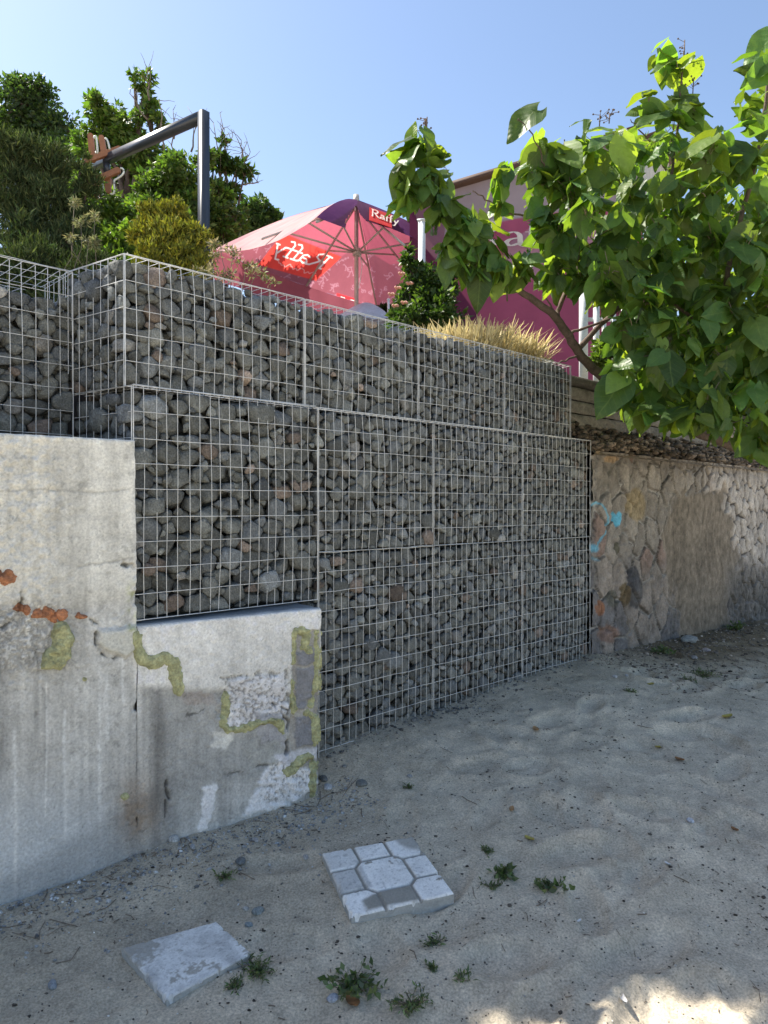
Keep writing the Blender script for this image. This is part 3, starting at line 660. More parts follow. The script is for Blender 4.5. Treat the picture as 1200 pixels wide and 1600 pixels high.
for (x, wd) in ((961, 22), (998, 22), (1040, 20), (1104, 20), (1143, 12), (1182, 14)):
    y = {961: 706, 998: 710, 1040: 715, 1104: 720, 1143: 725, 1182: 730}[x]; a = ray_plane(x-wd/2, y, [GO[0], GO[1], 0], [GN[0], GN[1], 0]); b = ray_plane(x+wd/2, y+1.5, [GO[0], GO[1], 0], [GN[0], GN[1], 0])
    nn = np.array([GN[0], GN[1], 0])*.018; mb.beam(a+nn, b+nn, .03, .010)
mat('slot_black', (.02, .018, .016), rough=1, bump=())
mb.build('joint_slot', MATS['slot_black'], o, False)
# crumbling top: soil lip and the setback courses above
S, Q = np.meshgrid(np.arange(3.5, 8.6, .013), np.linspace(-.06, .9, 80), indexing='ij')
hh = .395+.05*ss(-.02, .06, Q)+.12*ss(.08, .30, Q+.1*fbm(S*5, Q*5, 3))+(.03*fbm(S*6, Q*6, 5, .7))*ss(-.06, .03, Q)-.03*ss(-.02, -.06, Q)
p = rw_(S, Q, hh); cc = np.array([.24, .185, .13])*(1+1.2*fbm(S*20, Q*20, 4))[..., None]
tag(mesh('soil', p.reshape(-1, 3), grid_faces(*S.shape), MATS['masonry'], col=cc.reshape(-1, 3)), kind='structure')
rt = root('block_wall', rw_(5.0, .3, .5), 'weathered grey brown block courses under a dark ledge beside the top gabion row', 'wall')
for j in range(4):
    h = .50+j*.105; S, H = np.meshgrid(np.arange(3.36, 8.6, .012), np.linspace(0, .095, 10), indexing='ij'); e = np.minimum(H, .095-H)
    Qv = .20+.012*j+.012*ss(.014, 0, e)-.06*fbm(S*5+j*7, H*9, 4, .6)+.02*fbm(S*40, H*40, 3, .7)
    cc = np.array([.21, .195, .165])*(1+.9*fbm(S*7+j, H*14, 4)+.3*fbm(S*50, H*50, 2))[..., None]
    mesh('block_course', rw_(S, Qv, H+h).reshape(-1, 3), grid_faces(*S.shape), MATS['masonry'], rt, col=cc.reshape(-1, 3))
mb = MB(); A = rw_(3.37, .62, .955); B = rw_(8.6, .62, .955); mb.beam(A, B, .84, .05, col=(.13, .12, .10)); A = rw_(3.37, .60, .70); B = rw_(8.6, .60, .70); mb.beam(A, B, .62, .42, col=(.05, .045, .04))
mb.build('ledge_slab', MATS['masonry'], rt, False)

# ================================================================ paving slabs on the sand
def slabobj(name, cs, th, label, pat):
    n = 110; U, V = np.meshgrid(np.linspace(0, 1, n), np.linspace(0, 1, n), indexing='ij')
    a, b, c_, d = [np.array(slabplane(*q)) for q in cs]           # far left, far right, near right, near left
    for q in (a, b, c_, d): q[2] += CH+.006
    B = ((1-U)[..., None]*(1-V)[..., None])*a+(U*(1-V))[..., None]*b+(U*V)[..., None]*c_+((1-U)*V)[..., None]*d
    nrm = np.cross(b-a, d-a); nrm /= np.linalg.norm(nrm); nrm *= np.sign(nrm[2])
    e = np.minimum(np.minimum(U, 1-U), np.minimum(V, 1-V))*.36
    n1 = fbm(U*5+3, V*5, 4); n2 = fbm(U*28, V*28, 3)
    if pat:
        oc = [(.33, .0), (.33, .25), (.25, .33), (0, .33)]; L = []
        for fx in (0, 1):
            for fy in (0, 1): L.append([(1-x if fx else x, 1-y if fy else y) for x, y in oc])
        L += [[(.33, .25), (.67, .25)], [(.33, .75), (.67, .75)], [(.25, .33), (.25, .67)], [(.75, .33), (.75, .67)]]
        g = np.minimum.reduce([seg_dist(U, V, q) for q in L]); gr_ = ss(.022, .010, g+.006*n2)
        dep = -.007*gr_; sand = np.maximum(gr_, ss(-.02, .03, poly_sd(U, V, [(.27, .78), (.66, .76), (.67, .985), (.14, .985), (.16, .84)])+.06*n1))
        sand = np.maximum(sand, ss(.20, .26, fbm(U*13, V*13, 4)+.12*ss(.5, 1, U)*ss(.75, .3, V)-.08)); sand = np.maximum(sand, ss(.06, .0, np.hypot(U-1, V*.8)-.17+.08*n1)*.8)
        wc = np.array([.80, .79, .75])*(1+.25*n1+.15*n2)[..., None]; wc = wc*(1-.32*(ss(.33, .30, U)*ss(.31, .35, V)*ss(.69, .65, V)+.6*ss(.33, .30, U)*ss(.30, .28, V)))[..., None]
        dep = dep+.0022*(sand-gr_).clip(0)
    else:
        wc = np.array([.62, .62, .60])*(1+.9*n1+.25*n2)[..., None]; sand = .85*ss(.0, .18, n1+.5*n2-.16+.62*ss(.62, .0, U)*ss(.55, 0, V)); dep = 0*U
    wc = wc*(1-.25*ss(.12, .25, fbm(U*40, V*40, 3)))[..., None]; c1 = wc*(1-sand[..., None])+np.array([.30, .285, .245])*sand[..., None]
    r = .006; dep = dep-np.where(e < r, r-np.sqrt(np.clip(r*r-(r-e)**2, 0, None)), 0)+.0012*n2
    chp = ss(.05, .22, fbm(U*16+7, V*16, 3, .6))*ss(.014, 0, e); dep = dep-.02*chp
    P0 = B+nrm*dep[..., None]; vs = [P0.reshape(-1, 3)]; cs_ = [c1.reshape(-1, 3)]; fs = [grid_faces(n, n)[:, ::-1]]; nv = n*n
    for sl in ((slice(None), 0), (slice(None), n-1), (0, slice(None)), (n-1, slice(None))):
        top = P0[sl]; k = np.linspace(0, 1, 8)[None, :, None]; cen = (a+b+c_+d)/4
        q = top[:, None]-nrm*th*k; out = (q-cen); out -= nrm*(out@nrm)[..., None]; out /= np.linalg.norm(out, axis=-1)[..., None]; q = q+out*(.004*fbm(np.arange(n)[:, None]*.25+0*k[..., 0], np.arange(8)[None]*.6+0*top[:, :1], 2))[..., None]
        vs.append(q.reshape(-1, 3)); cs_.append((np.array([.40, .41, .40])*(1+.5*fbm(np.arange(n)[:, None]*.12+0*k[..., 0], np.arange(8)[None]*.5+0*top[:, :1], 3))[..., None]).reshape(-1, 3)); fs.append(grid_faces(n, 8)+nv); nv += n*8
    return tag(mesh(name, np.concatenate(vs), np.concatenate(fs), MATS['slab'], col=np.concatenate(cs_)), label, 'paving slab')
#
slabobj('paving_slab', [(503, 1337), (645, 1311), (710, 1400), (549, 1438)], .052, 'pale paving slab with octagon groove pattern lying on the sand', True)
slabobj('paving_slab', [(188, 1487), (337, 1445), (392, 1495), (258, 1568)], .05, 'plain grey paving slab half dusted with sand, near the bottom left', False)

# ================================================================ lettering
GL = {'R': [[(.0, 0), (.18, 0)], [(.09, 0), (.13, 1)], [(.0, .97), (.42, 1), (.60, .86), (.58, .66), (.40, .52), (.12, .50)], [(.30, .50), (.62, .04), (.80, 0)]],
      'a': [[(.06, .50), (.24, .58), (.38, .46), (.38, .06), (.48, 0)], [(.38, .34), (.12, .28), (.02, .12), (.14, 0), (.38, .14)]],
      'f': [[(.42, .98), (.28, 1.02), (.16, .86), (.14, 0)], [(.04, 0), (.26, 0)], [(.0, .56), (.34, .56)]],
      'y': [[(.0, .56), (.10, .54), (.28, .04)], [(.52, .58), (.28, .04), (.14, -.30), (-.02, -.28)], [(.42, .58), (.58, .58)]]}
ADV = {'R': .78, 'a': .50, 'f': .36, 'y': .56}
def word(txt):
    x = 0; out = []
    for ch in txt:
        out += [[(x+a, b) for a, b in s] for s in GL[ch]]; x += ADV[ch]
    return out, x
def lettering(name, strokes, X, w, m, parent, off, box=(0, 1, 0, 1), mirror=False):
    """strokes in a unit box laid on a surface X(u,v); each one a thin raised ribbon"""
    mb = MB()
    for s in strokes:
        s = np.array(s, float)
        q = []
        for a, b in zip(s[:-1], s[1:]): q += [a+(b-a)*t for t in (0, .25, .5, .75)]
        q.append(s[-1]); s = np.array(q)
        for _ in range(2): s[1:-1] = (s[:-2]+2*s[1:-1]+s[2:])/4
        t = np.gradient(s, axis=0); t /= np.linalg.norm(t, axis=1)[:, None]+1e-9; nn = np.stack([-t[:, 1], t[:, 0]], 1)
        ww = w*(.55+.75*np.abs(t[:, 1]))[:, None]
        L = s+nn*ww; R_ = s-nn*ww
        f = lambda p: np.array([X(1-a if mirror else a, b) for a, b in p])+off
        v = np.concatenate([f(L), f(R_), f(L)+off*.4, f(R_)+off*.4]); n = len(s)
        mb.add(v, [[i, i+1, n+i+1, n+i] for i in range(n-1)]+[[2*n+i, 3*n+i, 3*n+i+1, 2*n+i+1] for i in range(n-1)])
    return mb.build(name, m, parent)
def logo(): 
    st, L = word('Raffy'); return [[(a/L, b) for a, b in s] for s in st]
def norm_strokes(st, x0, x1, y0, y1): return [[(x0+(x1-x0)*a, y0+(y1-y0)*b) for a, b in s] for s in st]

# ================================================================ big parasol
he = 3.0; Lc, Nc, Rc, Fc = [W(*q) for q in ((-2.0, 8.7, he), (-.70, 7.72, he), (1.25, 9.3, he), (-.10, 11.3, he+.02))]
AP = P(557, 314, 9.55); pole = np.array([AP[0], AP[1]])
rt = root('parasol', np.array([pole[0], pole[1], CH+.9]), 'large faded crimson cafe parasol with red printed panels behind the gabions', 'parasol')
def pan(A, B, colf, notch=None, n=70, sag=.05):
    """one canopy panel: apex to edge A-B"""
    T, U = np.meshgrid(np.linspace(.02, 1, n), np.linspace(0, 1, n), indexing='ij')
    p = AP+(A-AP)*(T*(1-U))[..., None]+(B-AP)*(T*U)[..., None]; p[..., 2] -= (sag*4*U*(1-U)*T*T+.05*np.sin(math.pi*T)*(1-4*(U-.5)**2)*0)
    p[..., 2] += .075*np.sin(math.pi*T)+.012*fbm(T*4+A[0], U*9, 3)
    pp_ = proj(p); return p, (colf(T, U, *pp_) if colf is c_far else colf(T, U)), grid_faces(n, n)
magenta = np.array([.36, .075, .135]); darkp = np.array([.085, .028, .075]); red = np.array([.60, .045, .05]); faded = np.array([.72, .47, .47])  # faded: worn pink with sunlight on the near left panel painted in
def paint_strokes(c, qx, qy, strokes, w, colr, k=1.):
    for st in strokes:
        xs = [p_[0] for p_ in st]; ys = [p_[1] for p_ in st]; m = (qx > min(xs)-4) & (qx < max(xs)+4) & (qy > min(ys)-4) & (qy < max(ys)+4)
        if not m.any(): continue
        d = seg_dist(qx[m], qy[m], st); a = (ss(w, w*.45, d)*k)[..., None]; c[m] = c[m]*(1-a)+np.array(colr)*a
def quadmap(q4, st, mirror=False):
    q = [np.array(k, float) for k in q4]; g = lambda u, v: q[0]*(1-u)*(1-v)+q[1]*u*(1-v)+q[2]*u*v+q[3]*(1-u)*v
    return [[tuple(g(1-x if mirror else x, y)) for x, y in s_] for s_ in st]
_fl = np.random.default_rng(8); FAINT = []
for k_ in range(150):
    x0_, y0_, a_, s_ = _fl.uniform(350, 730), _fl.uniform(360, 500), _fl.uniform(0, 6.28), _fl.uniform(8, 14)
    FAINT += [[(x0_+s_*(x*math.cos(a_)+y*math.sin(a_)), y0_+s_*(-x*math.sin(a_)+y*math.cos(a_))) for x, y in sg] for sg in GL['Rafy'[k_ % 4]]]
def c_far(T, U, qx, qy):
    n1 = fbm(T*5, U*5, 3); c = np.empty(T.shape+(3,)); c[:] = np.array([.30, .095, .125])
    band = ss(-1.5, 1.5, poly_sd(qx, qy, [(557, 316), (440, 330), (443, 366), (534, 402), (560, 385), (610, 415), (700, 400), (700, 330)])); band2 = ss(.95, .98, T)
    c = c*(1-band[..., None])+np.array([.47, .12, .17])*band[..., None]
    low = (qy > 398) | (qx < 440); c2 = c.copy(); paint_strokes(c2, qx, qy, FAINT, 1.1, (.46, .22, .28), .7); c = np.where((band < .5)[..., None], c2, c)
    Q1 = [(404, 415), (494, 440), (534, 403), (443, 366)]; r1 = ss(-1, 1, poly_sd(qx, qy, Q1)); c = c*(1-r1[..., None])+np.array([.78, .075, .06])*r1[..., None]
    paint_strokes(c, qx, qy, quadmap(Q1, norm_strokes(logo(), .10, .97, .42, .88), True), 1.7, (.92, .80, .76))
    paint_strokes(c, qx, qy, quadmap(Q1, [[(x, .20+.045*math.sin(x*75)*math.sin(x*17+1)+.04*math.sin(x*31)) for x in np.arange(.22, .9, .012)]]), .9, (.85, .42, .40), .8)
    Q2 = [(520, 477), (552, 486), (557, 468), (527, 459)]; r2 = ss(-1, 1, poly_sd(qx, qy, Q2)); c = c*(1-r2[..., None])+np.array([.78, .05, .06])*r2[..., None]
    paint_strokes(c, qx, qy, quadmap(Q2, norm_strokes(logo(), .08, .92, .25, .8), True), 1.0, (.9, .75, .74))
    return c*(1+.2*n1)[..., None]
def c_near(T, U):
    c = np.empty(T.shape+(3,)); c[:] = faded; st = fbm(U*18, T*3, 3); c *= (1+.35*st)[..., None]
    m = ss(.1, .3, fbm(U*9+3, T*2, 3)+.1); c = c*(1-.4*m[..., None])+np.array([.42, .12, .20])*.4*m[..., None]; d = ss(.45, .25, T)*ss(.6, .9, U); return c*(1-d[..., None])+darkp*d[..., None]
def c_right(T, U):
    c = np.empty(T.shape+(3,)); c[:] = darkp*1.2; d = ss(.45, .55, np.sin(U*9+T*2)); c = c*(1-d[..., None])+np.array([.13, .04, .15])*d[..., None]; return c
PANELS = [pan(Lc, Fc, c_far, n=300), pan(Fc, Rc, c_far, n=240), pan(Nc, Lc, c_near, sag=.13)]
v = []; f = []; cc = []; nv = 0
for p, c, fc in PANELS: v.append(p.reshape(-1, 3)); cc.append(c.reshape(-1, 3)); f.append(fc+nv); nv += p[..., 0].size
# near right panel with its lifted flap by the pole
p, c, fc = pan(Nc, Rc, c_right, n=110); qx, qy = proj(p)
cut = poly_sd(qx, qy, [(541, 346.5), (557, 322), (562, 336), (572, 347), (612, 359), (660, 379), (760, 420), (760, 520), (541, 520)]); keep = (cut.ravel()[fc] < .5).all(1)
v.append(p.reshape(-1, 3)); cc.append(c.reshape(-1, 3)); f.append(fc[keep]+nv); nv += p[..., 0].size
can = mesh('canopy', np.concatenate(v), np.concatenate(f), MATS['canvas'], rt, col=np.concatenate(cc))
# printed red panels, lying just under / over the cloth
def panel_plane(A, B):
    n = np.cross(A-AP, B-AP); n /= np.linalg.norm(n); return AP, n*(1 if n[2] > 0 else -1)
def quad_on(A, B, px4, lift):
    o_, n = panel_plane(A, B); o2 = o_+n*lift; return [ray_plane(x, y, o2, n) for x, y in px4], n
def bil(q): return lambda u, v: q[0]*(1-u)*(1-v)+q[1]*u*(1-v)+q[2]*u*v+q[3]*(1-u)*v
mat('print_red', (.72, .05, .045), rough=.8, bump=(), trans=.5)
mat('print_pink', (.62, .06, .13), rough=.8, bump=(), trans=.5)
q, n = quad_on(Nc, Rc, [(577, 346), (612, 358), (612, 338), (577, 326)], .085)
rp_ = mesh('red_print', q+[k+n*.004 for k in q], [[0, 1, 2, 3], [4, 7, 6, 5]], MATS['print_red'], can, smooth=False)
lettering('printed_word', norm_strokes(logo(), .08, 1.3, .3, .85), bil(q), .02, MATS['print_white'], can, n*.012)
def valance(A, B, dz, colr, n=60):
    U, V = np.meshgrid(np.linspace(0, 1, n), np.linspace(0, 1, 12), indexing='ij'); p = A+(B-A)*U[..., None]; p[..., 2] -= .05*4*U*(1-U)*0+dz*V+.05*4*U*(1-U); out = unit_(np.array([A[0]+B[0]-2*AP[0], A[1]+B[1]-2*AP[1], 0])); p += out*(.02*np.sin(U*40)*V)[..., None]
    mesh('valance', p.reshape(-1, 3), grid_faces(n, 12), MATS['canvas'], can, col=np.broadcast_to(np.array(colr), (n*12, 3)))
unit_ = lambda v: v/np.linalg.norm(v)
valance(Lc, Fc, .34, (.30, .09, .12)); valance(Fc, Rc, .05, (.30, .09, .12))
mb = MB(); mb.tube([[pole[0], pole[1], CH+.88], [pole[0], pole[1], AP[2]-.03]], .028, 10); mb.build('pole', MATS['pole_paint'], rt)
mb = MB(); mb.tube([[pole[0], pole[1], AP[2]-.08], [pole[0], pole[1], AP[2]+.06]], [.05, .035], 10); mb.tube([P(558, 391, 9.55), P(558, 401, 9.55)], .06, 10); hub = mb.build('hub', MATS['pole_paint'], rt)
for E in (Lc, Nc, Rc, Fc, (Lc+Fc)/2, (Fc+Rc)/2, (Nc+Rc)/2, (Nc+Lc)/2):
    mb = MB(); a = AP-np.array([0, 0, .07]); b = E+np.array([0, 0, -.05]); md = a*.45+b*.55; mb.tube([a, md, b], .014, 6); rib = mb.build('rib', MATS['pole_paint'], rt)
    mb = MB(); mb.tube([P(558, 396, 9.55), md], .012, 6); mb.build('strut', MATS['pole_paint'], rib)
mb = MB(); mb.tube([P(562, 398, 9.5), P(566, 415, 9.5), P(563, 440, 9.5), P(560, 452, 9.5)], .005, 5); mb.build('cord', MATS['white_paint'], hub)
# pale blue cloth over a low table parasol behind, thin pole
S, Q = np.meshgrid(np.linspace(0, 1, 20), np.linspace(0, 2*math.pi, 40), indexing='ij'); c0 = P(572, 492, 9.0)
v = np.stack([c0[0]+.42*S*np.cos(Q), c0[1]+.42*S*np.sin(Q), c0[2]+.14-.28*S**1.5+.02*np.sin(Q*6)*S], -1)
rt = root('table_parasol', np.array([c0[0], c0[1], CH+.9]), 'small pale blue cloth dome showing below the crimson parasol', 'parasol')
mesh('canopy', v.reshape(-1, 3), grid_faces(20, 40), MATS['tarp'], rt); mb = MB(); mb.tube([[c0[0], c0[1], CH+.9], [c0[0], c0[1], c0[2]+.12]], .015, 8); mb.build('pole', MATS['white_paint'], rt)
rt = root('thin_pole', P(607, 515, 8.8), 'thin white pole standing between the crimson parasol and the flowering bush', 'pole')
mb = MB(); mb.tube([P(607, 520, 8.8)-[0, 0, .3], P(607, 470, 8.8)], .014, 8); mb.build('tube', MATS['white_paint'], rt); mb = MB(); mb.tube([P(607, 470, 8.8), P(607, 468, 8.8)], .02, 8); mb.build('cap', MATS['white_paint'], rt)

# ================================================================ kiosk with printed sheet
KZ = 8.6; rt = root('kiosk', P(830, 560, KZ), 'kiosk clad in mauve and magenta printed sheet with brown roof edge, behind the tree', 'kiosk')
U, V = np.meshgrid(np.linspace(640, 1003, 260), np.linspace(0, 1, 220), indexing='ij')
topy = 318+(U-640)*(214-318)/(1003-640); qy = topy+V*(640-topy)
Z = KZ+.9*(640-U)/363.*0+ (1003-U)/363*.3
p = np.stack([(U-600)/F*Z, Z, (HY-qy)/F*Z+CH], -1); p[..., 1] += .03*fbm(U/40, qy/90, 3)
grey = np.array([.33, .26, .28]); mg = np.array([.36, .08, .145]); dk = np.array([.12, .022, .06])
c = np.empty(U.shape+(3,)); c[:] = grey; arc = 352-.16*(U-755)+10*((U-800)/60)**2*(U < 800); m = ss(-1, 1, qy-arc); c = c*(1-m[..., None])+mg*m[..., None]
m = ss(-1, 1, poly_sd(U, qy, [(835, 352), (960, 340), (960, 400), (820, 440), (785, 415), (790, 385)])); c = c*(1-m[..., None])+np.array([.40, .20, .26])*m[..., None]
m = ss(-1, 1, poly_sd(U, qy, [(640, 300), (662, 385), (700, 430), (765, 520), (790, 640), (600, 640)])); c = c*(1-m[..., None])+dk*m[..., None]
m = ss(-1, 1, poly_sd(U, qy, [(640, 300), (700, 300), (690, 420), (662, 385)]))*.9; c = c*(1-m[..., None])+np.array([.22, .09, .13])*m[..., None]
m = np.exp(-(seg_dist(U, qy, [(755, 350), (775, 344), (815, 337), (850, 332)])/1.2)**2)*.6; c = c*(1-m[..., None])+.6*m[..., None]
c *= (1+.25*fbm(U/50, qy/150, 3))[..., None]
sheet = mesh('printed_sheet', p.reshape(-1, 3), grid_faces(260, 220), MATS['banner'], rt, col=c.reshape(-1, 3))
Z2 = lambda x: KZ+(1003-x)/363*.3-.03
def XK(u, v): x = 737+165*u; y = 387-40*v; return P(x, y, Z2(x)-.03)
lettering('printed_word', logo(), lambda u, v: XK(u, v), .020, MATS['print_white'], sheet, np.array([0, -.01, 0]))
lettering('printed_mark', [[(770, 425), (778, 415), (790, 421), (796, 434), (806, 440), (818, 436)], [(782, 442), (792, 436), (800, 446)]], lambda a, b: P(a, b, Z2(a)-.03), 1.1, MATS['print_white'], sheet, np.array([0, -.01, 0]))
mb = MB(); A = P(634, 316, Z2(634)+.02); B = P(992, 208, Z2(992)+.02); mb.beam(A+[0, .3, 0], B+[0, .3, 0], .72, .07); mb.build('roof', MATS['dark_wood'], rt, False)
mb = MB(); D = P(1075, 245, KZ+1.2); mb.beam(B+[0, .3, 0], D+[0, .3, 0], .72, .07); mb.build('roof', MATS['dark_wood'], rt, False)
mat('grey_cloth', (.42, .42, .41), rough=.9, n1=(5, .2), bump=((20, .4, .01),), trans=.1)
U, V = np.meshgrid(np.linspace(0, 1, 30), np.linspace(0, 1, 60), indexing='ij'); a = P(1003, 222, KZ); b = P(1040, 240, KZ+1.2)
p = a+(b-a)*U[..., None]; p[..., 2] = p[..., 2]*(1-V)+V*(CH+.8); p[..., 0] += .03*np.sin(U*14+V)
mesh('side_cloth', p.reshape(-1, 3), grid_faces(30, 60), MATS['grey_cloth'], rt)
for nm, x0, y0, y1, zz, wd in (('white_post', 659, 348, 470, 7.3, .058),):
    rt = root('post', P(x0, 560, zz), 'square white post rising from the flowering bush beside the parasol', 'post')
    mb = MB(); a = P(x0, 348, zz); b = a.copy(); b[2] = CH+.88; mb.beam(b, a, wd, wd, up=(.3, 1, 0)); mb.build('shaft', MATS['white_paint'], rt, False); mb = MB(); mb.beam(a, a+[0, 0, .015], wd+.02, wd+.02, up=(.3, 1, 0)); mb.build('cap', MATS['white_paint'], rt, False)
rt = root('picket_gate', P(930, 575, 7.0), 'white painted picket gate half hidden by leaves at the end of the kiosk', 'gate')
for k, (x, y0, wd) in enumerate(((911, 428, .075), (931, 452, .05), (943, 470, .03), (958, 470, .03), (973, 470, .03), (990, 450, .06))):
    mb = MB(); a = P(x, y0, 7.0); b = a.copy(); b[2] = CH+.92; mb.beam(b, a, wd, .04, up=(0, 1, 0)); mb.build('picket', MATS['white_paint'], rt, False)
mb = MB(); 
for y in (500, 560): mb.beam(P(905, y, 7.02), P(1000, y+1, 7.02), .02, .035)
mb.build('rail', MATS['white_paint'], rt, False)
# concrete trough with dry grass
rt = root('planter', P(850, 570, 5.75), 'rough grey concrete planter trough holding straw coloured grass', 'planter')
mb = MB(); a = P(868, 545, 5.45); b = P(905, 550, 5.85); dd = np.array([.7071, .7071, 0]); c0 = np.array([a[0], a[1], 0])
def trough(mb, o, L, D_, z0, z1):
    nn = np.array([-.7071, .7071, 0])
    for s_, q_, ls, lq in ((0, 0, L, .05), (0, D_-.05, L, .05), (0, .053, .05, D_-.106), (L-.05, .053, .05, D_-.106)):
        cc_ = o+dd*(s_+ls/2)+nn*(q_+lq/2); mb.box([cc_[0], cc_[1], (z0+z1)/2], [ls/2, lq/2, (z1-z0)/2], np.array([dd, nn, [0, 0, 1]]), col=(.33, .30, .24))
topz = P(868, 541, 5.45)[2]; o0 = np.array([G(3.14, .46, 0)[0], G(3.14, .46, 0)[1], 0]); trough(mb, o0, .62, .5, CH+.984, CH+1.155)
mb.build('trough', MATS['masonry'], rt, False)
mb = MB(); cc_ = o0+dd*.31+np.array([-.7071, .7071, 0])*.25; mb.box([cc_[0], cc_[1], CH+1.10], [.255, .19, .02], np.array([dd, [-.7071, .7071, 0], [0, 0, 1]])); mb.build('earth', MATS['soil'], rt, False)

# ================================================================ steel gallows with rusty lattice sign
rt = root('sign_frame', P(320, 600, 5.5), 'dark grey square steel post and long arm rising out of the hedge', 'sign frame')
a = P(319.5, 178, 5.5); b = a.copy(); b[2] = CH+.8; e = P(146, 262, 6.4)
mb = MB(); mb.beam(b, a, .062, .062, up=(-.78, .62, 0)); mb.build('post', MATS['steel_paint'], rt, False)
dd2 = (e-a)/np.linalg.norm(e-a); mb = MB(); mb.beam(a-[0, 0, .031]+dd2*.033, e, .062, .062); mb.build('arm', MATS['steel_paint'], rt, False)
rt = root('lattice_sign', P(170, 262, 6.15), 'rust brown crossed board sign edged with pale neon tube, hanging on the steel arm', 'sign')
sz = 6.22; bd = lambda x, y, z=sz: P(x, y, z)
def plank(name, pts, wpx, z, th=.035, mt='sign_board'):
    """flat board with rounded ends running through the given points"""
    pts = [bd(x, y, z) for x, y in pts]; a, b = pts[0], pts[-1]; w_ = wpx/F*z/2; d = (b-a)/np.linalg.norm(b-a); nrm = np.array([.12, -1, 0]); nrm /= np.linalg.norm(nrm); sd_ = np.cross(d, nrm); sd_ /= np.linalg.norm(sd_)
    rim = [a+sd_*w_*math.cos(t)-d*w_*math.sin(t) for t in np.linspace(0, math.pi, 8)]+[b-sd_*w_*math.cos(t)+d*w_*math.sin(t) for t in np.linspace(0, math.pi, 8)]
    n = len(rim); v = np.array([r+nrm*th/2 for r in rim]+[r-nrm*th/2 for r in rim]); fc = [list(range(n)), list(range(2*n-1, n-1, -1))]+[[i, n+i, n+(i+1) % n, (i+1) % n] for i in range(n)]
    mesh(name, v, fc, MATS[mt], rt, smooth=False)
plank('crossboard', [(138, 253), (188, 236)], 8.5, 6.22); plank('crossboard', [(150, 285), (186, 269)], 8.5, 6.20)
for x0, y0, x1, y1 in ((144, 216, 147, 252), (161, 219, 165, 244), (151, 288, 153, 308), (171, 282, 171, 300)): plank('upright', [(x0, y0), (x1, y1)], 8.5, 6.24)
for pts in ([(149, 219), (150, 215), (152.5, 216), (154, 228), (155, 242), (151, 241)], [(166, 220), (168.5, 219), (171.5, 226), (173.5, 236)], [(190, 265), (194, 266), (196, 270), (193, 276), (186, 281), (180, 284), (180, 293), (181, 300), (178, 306), (174, 305)], [(162, 289), (163, 296), (162, 304), (160, 311), (156, 313), (155, 309)]):
    mb = MB(); pp = np.array([bd(x, y, 6.12) for x, y in pts]); q = [pp[0]]
    for u, v in zip(pp[:-1], pp[1:]): q += [u+(v-u)*t for t in (.33, .66, 1)]
    q = np.array(q); q[1:-1] = (q[:-2]+2*q[1:-1]+q[2:])/4; mb.tube(q, .008, 6); mb.build('neon_tube', MATS['neon_tube'], rt)
mb = MB(); mb.beam(bd(168, 252, 6.25), bd(170, 275, 6.25), .05, .03, up=(0, 1, 0)); mb.build('hanger', MATS['steel_paint'], rt, False)

# ================================================================ foliage
def unit(v): return v/(np.linalg.norm(v, axis=-1, keepdims=True)+1e-9)
def heart_leaf():
    t = np.linspace(0, 1, 9); cs = np.array([-1, -.66, -.33, 0, .33, .66, 1]); wd = .385*np.sin(math.pi*t**.60)**.80*(1-.25*t**3); wd[0] = .10; wd[-1] = 0.004
    T, Cc = np.meshgrid(t, cs, indexing='ij'); Wd = wd[:, None]+0*Cc
    x = Wd*Cc; y = T-.20*np.abs(Cc)**1.3*np.exp(-T*5)-.0; return T, Cc, x, y
HT, HC, HX, HYY = heart_leaf(); HF = grid_faces(9, 7)
def leaves_mesh(name, m, parent, pos, tip, nrm, size, colr, rg, droop=.35):
    """broad heart shaped leaves, one surface each; all in one mesh"""
    pos = np.asarray(pos); n = len(pos); tip = unit(tip); side = unit(np.cross(tip, nrm)); nr = np.cross(side, tip)
    fold = rg.uniform(.02, .24, n); dr = rg.uniform(.1, droop, n); wv = rg.uniform(-.05, .05, (n, 1, 1))
    x = HX[None]*size[:, None, None]*rg.uniform(.85, 1.12, n)[:, None, None]; y = HYY[None]*size[:, None, None]
    z = (np.abs(HX[None])*fold[:, None, None]-dr[:, None, None]*HT[None]**2*.5+.03*np.sin(HT*9+HC*3)[None]*(1+wv*10)+wv*HC[None])*size[:, None, None]
    v = pos[:, None, None]+side[:, None, None]*x[..., None]+tip[:, None, None]*y[..., None]+nr[:, None, None]*z[..., None]
    f = (HF[None]+(np.arange(n)*63)[:, None, None]).reshape(-1, 4)
    uv = np.broadcast_to(np.stack([HX, HT], -1)[None], (n, 9, 7, 2)).reshape(-1, 2)
    cc = np.repeat(colr, 63, axis=0)
    return mesh(name, v.reshape(-1, 3), f, m, parent, col=cc, uv=uv)
def small_leaves(name, m, parent, pos, size, colr, rg, aspect=.5, up=.4, dirs=None):
    """small bent leaf faces (two quads each)"""
    n = len(pos); a = unit(rg.normal(size=(n, 3))) if dirs is None else unit(dirs); nr = unit(rg.normal(size=(n, 3))+[0, 0, up]); sd_ = unit(np.cross(a, nr)); nr = np.cross(sd_, a)
    L = size[:, None]; w_ = L*aspect*.5
    v = np.stack([pos, pos+a*L*.45+sd_*w_+nr*L*.08, pos+a*L*.5, pos+a*L*.45-sd_*w_+nr*L*.08, pos+a*L-nr*L*.10], 1)
    b = (np.arange(n)*5)[:, None]; f = np.concatenate([b+np.array([[0, 1, 4, 2]]), b+np.array([[0, 2, 4, 3]])])
    return mesh(name, v.reshape(-1, 3), f, m, parent, col=np.repeat(colr, 5, axis=0), smooth=False)
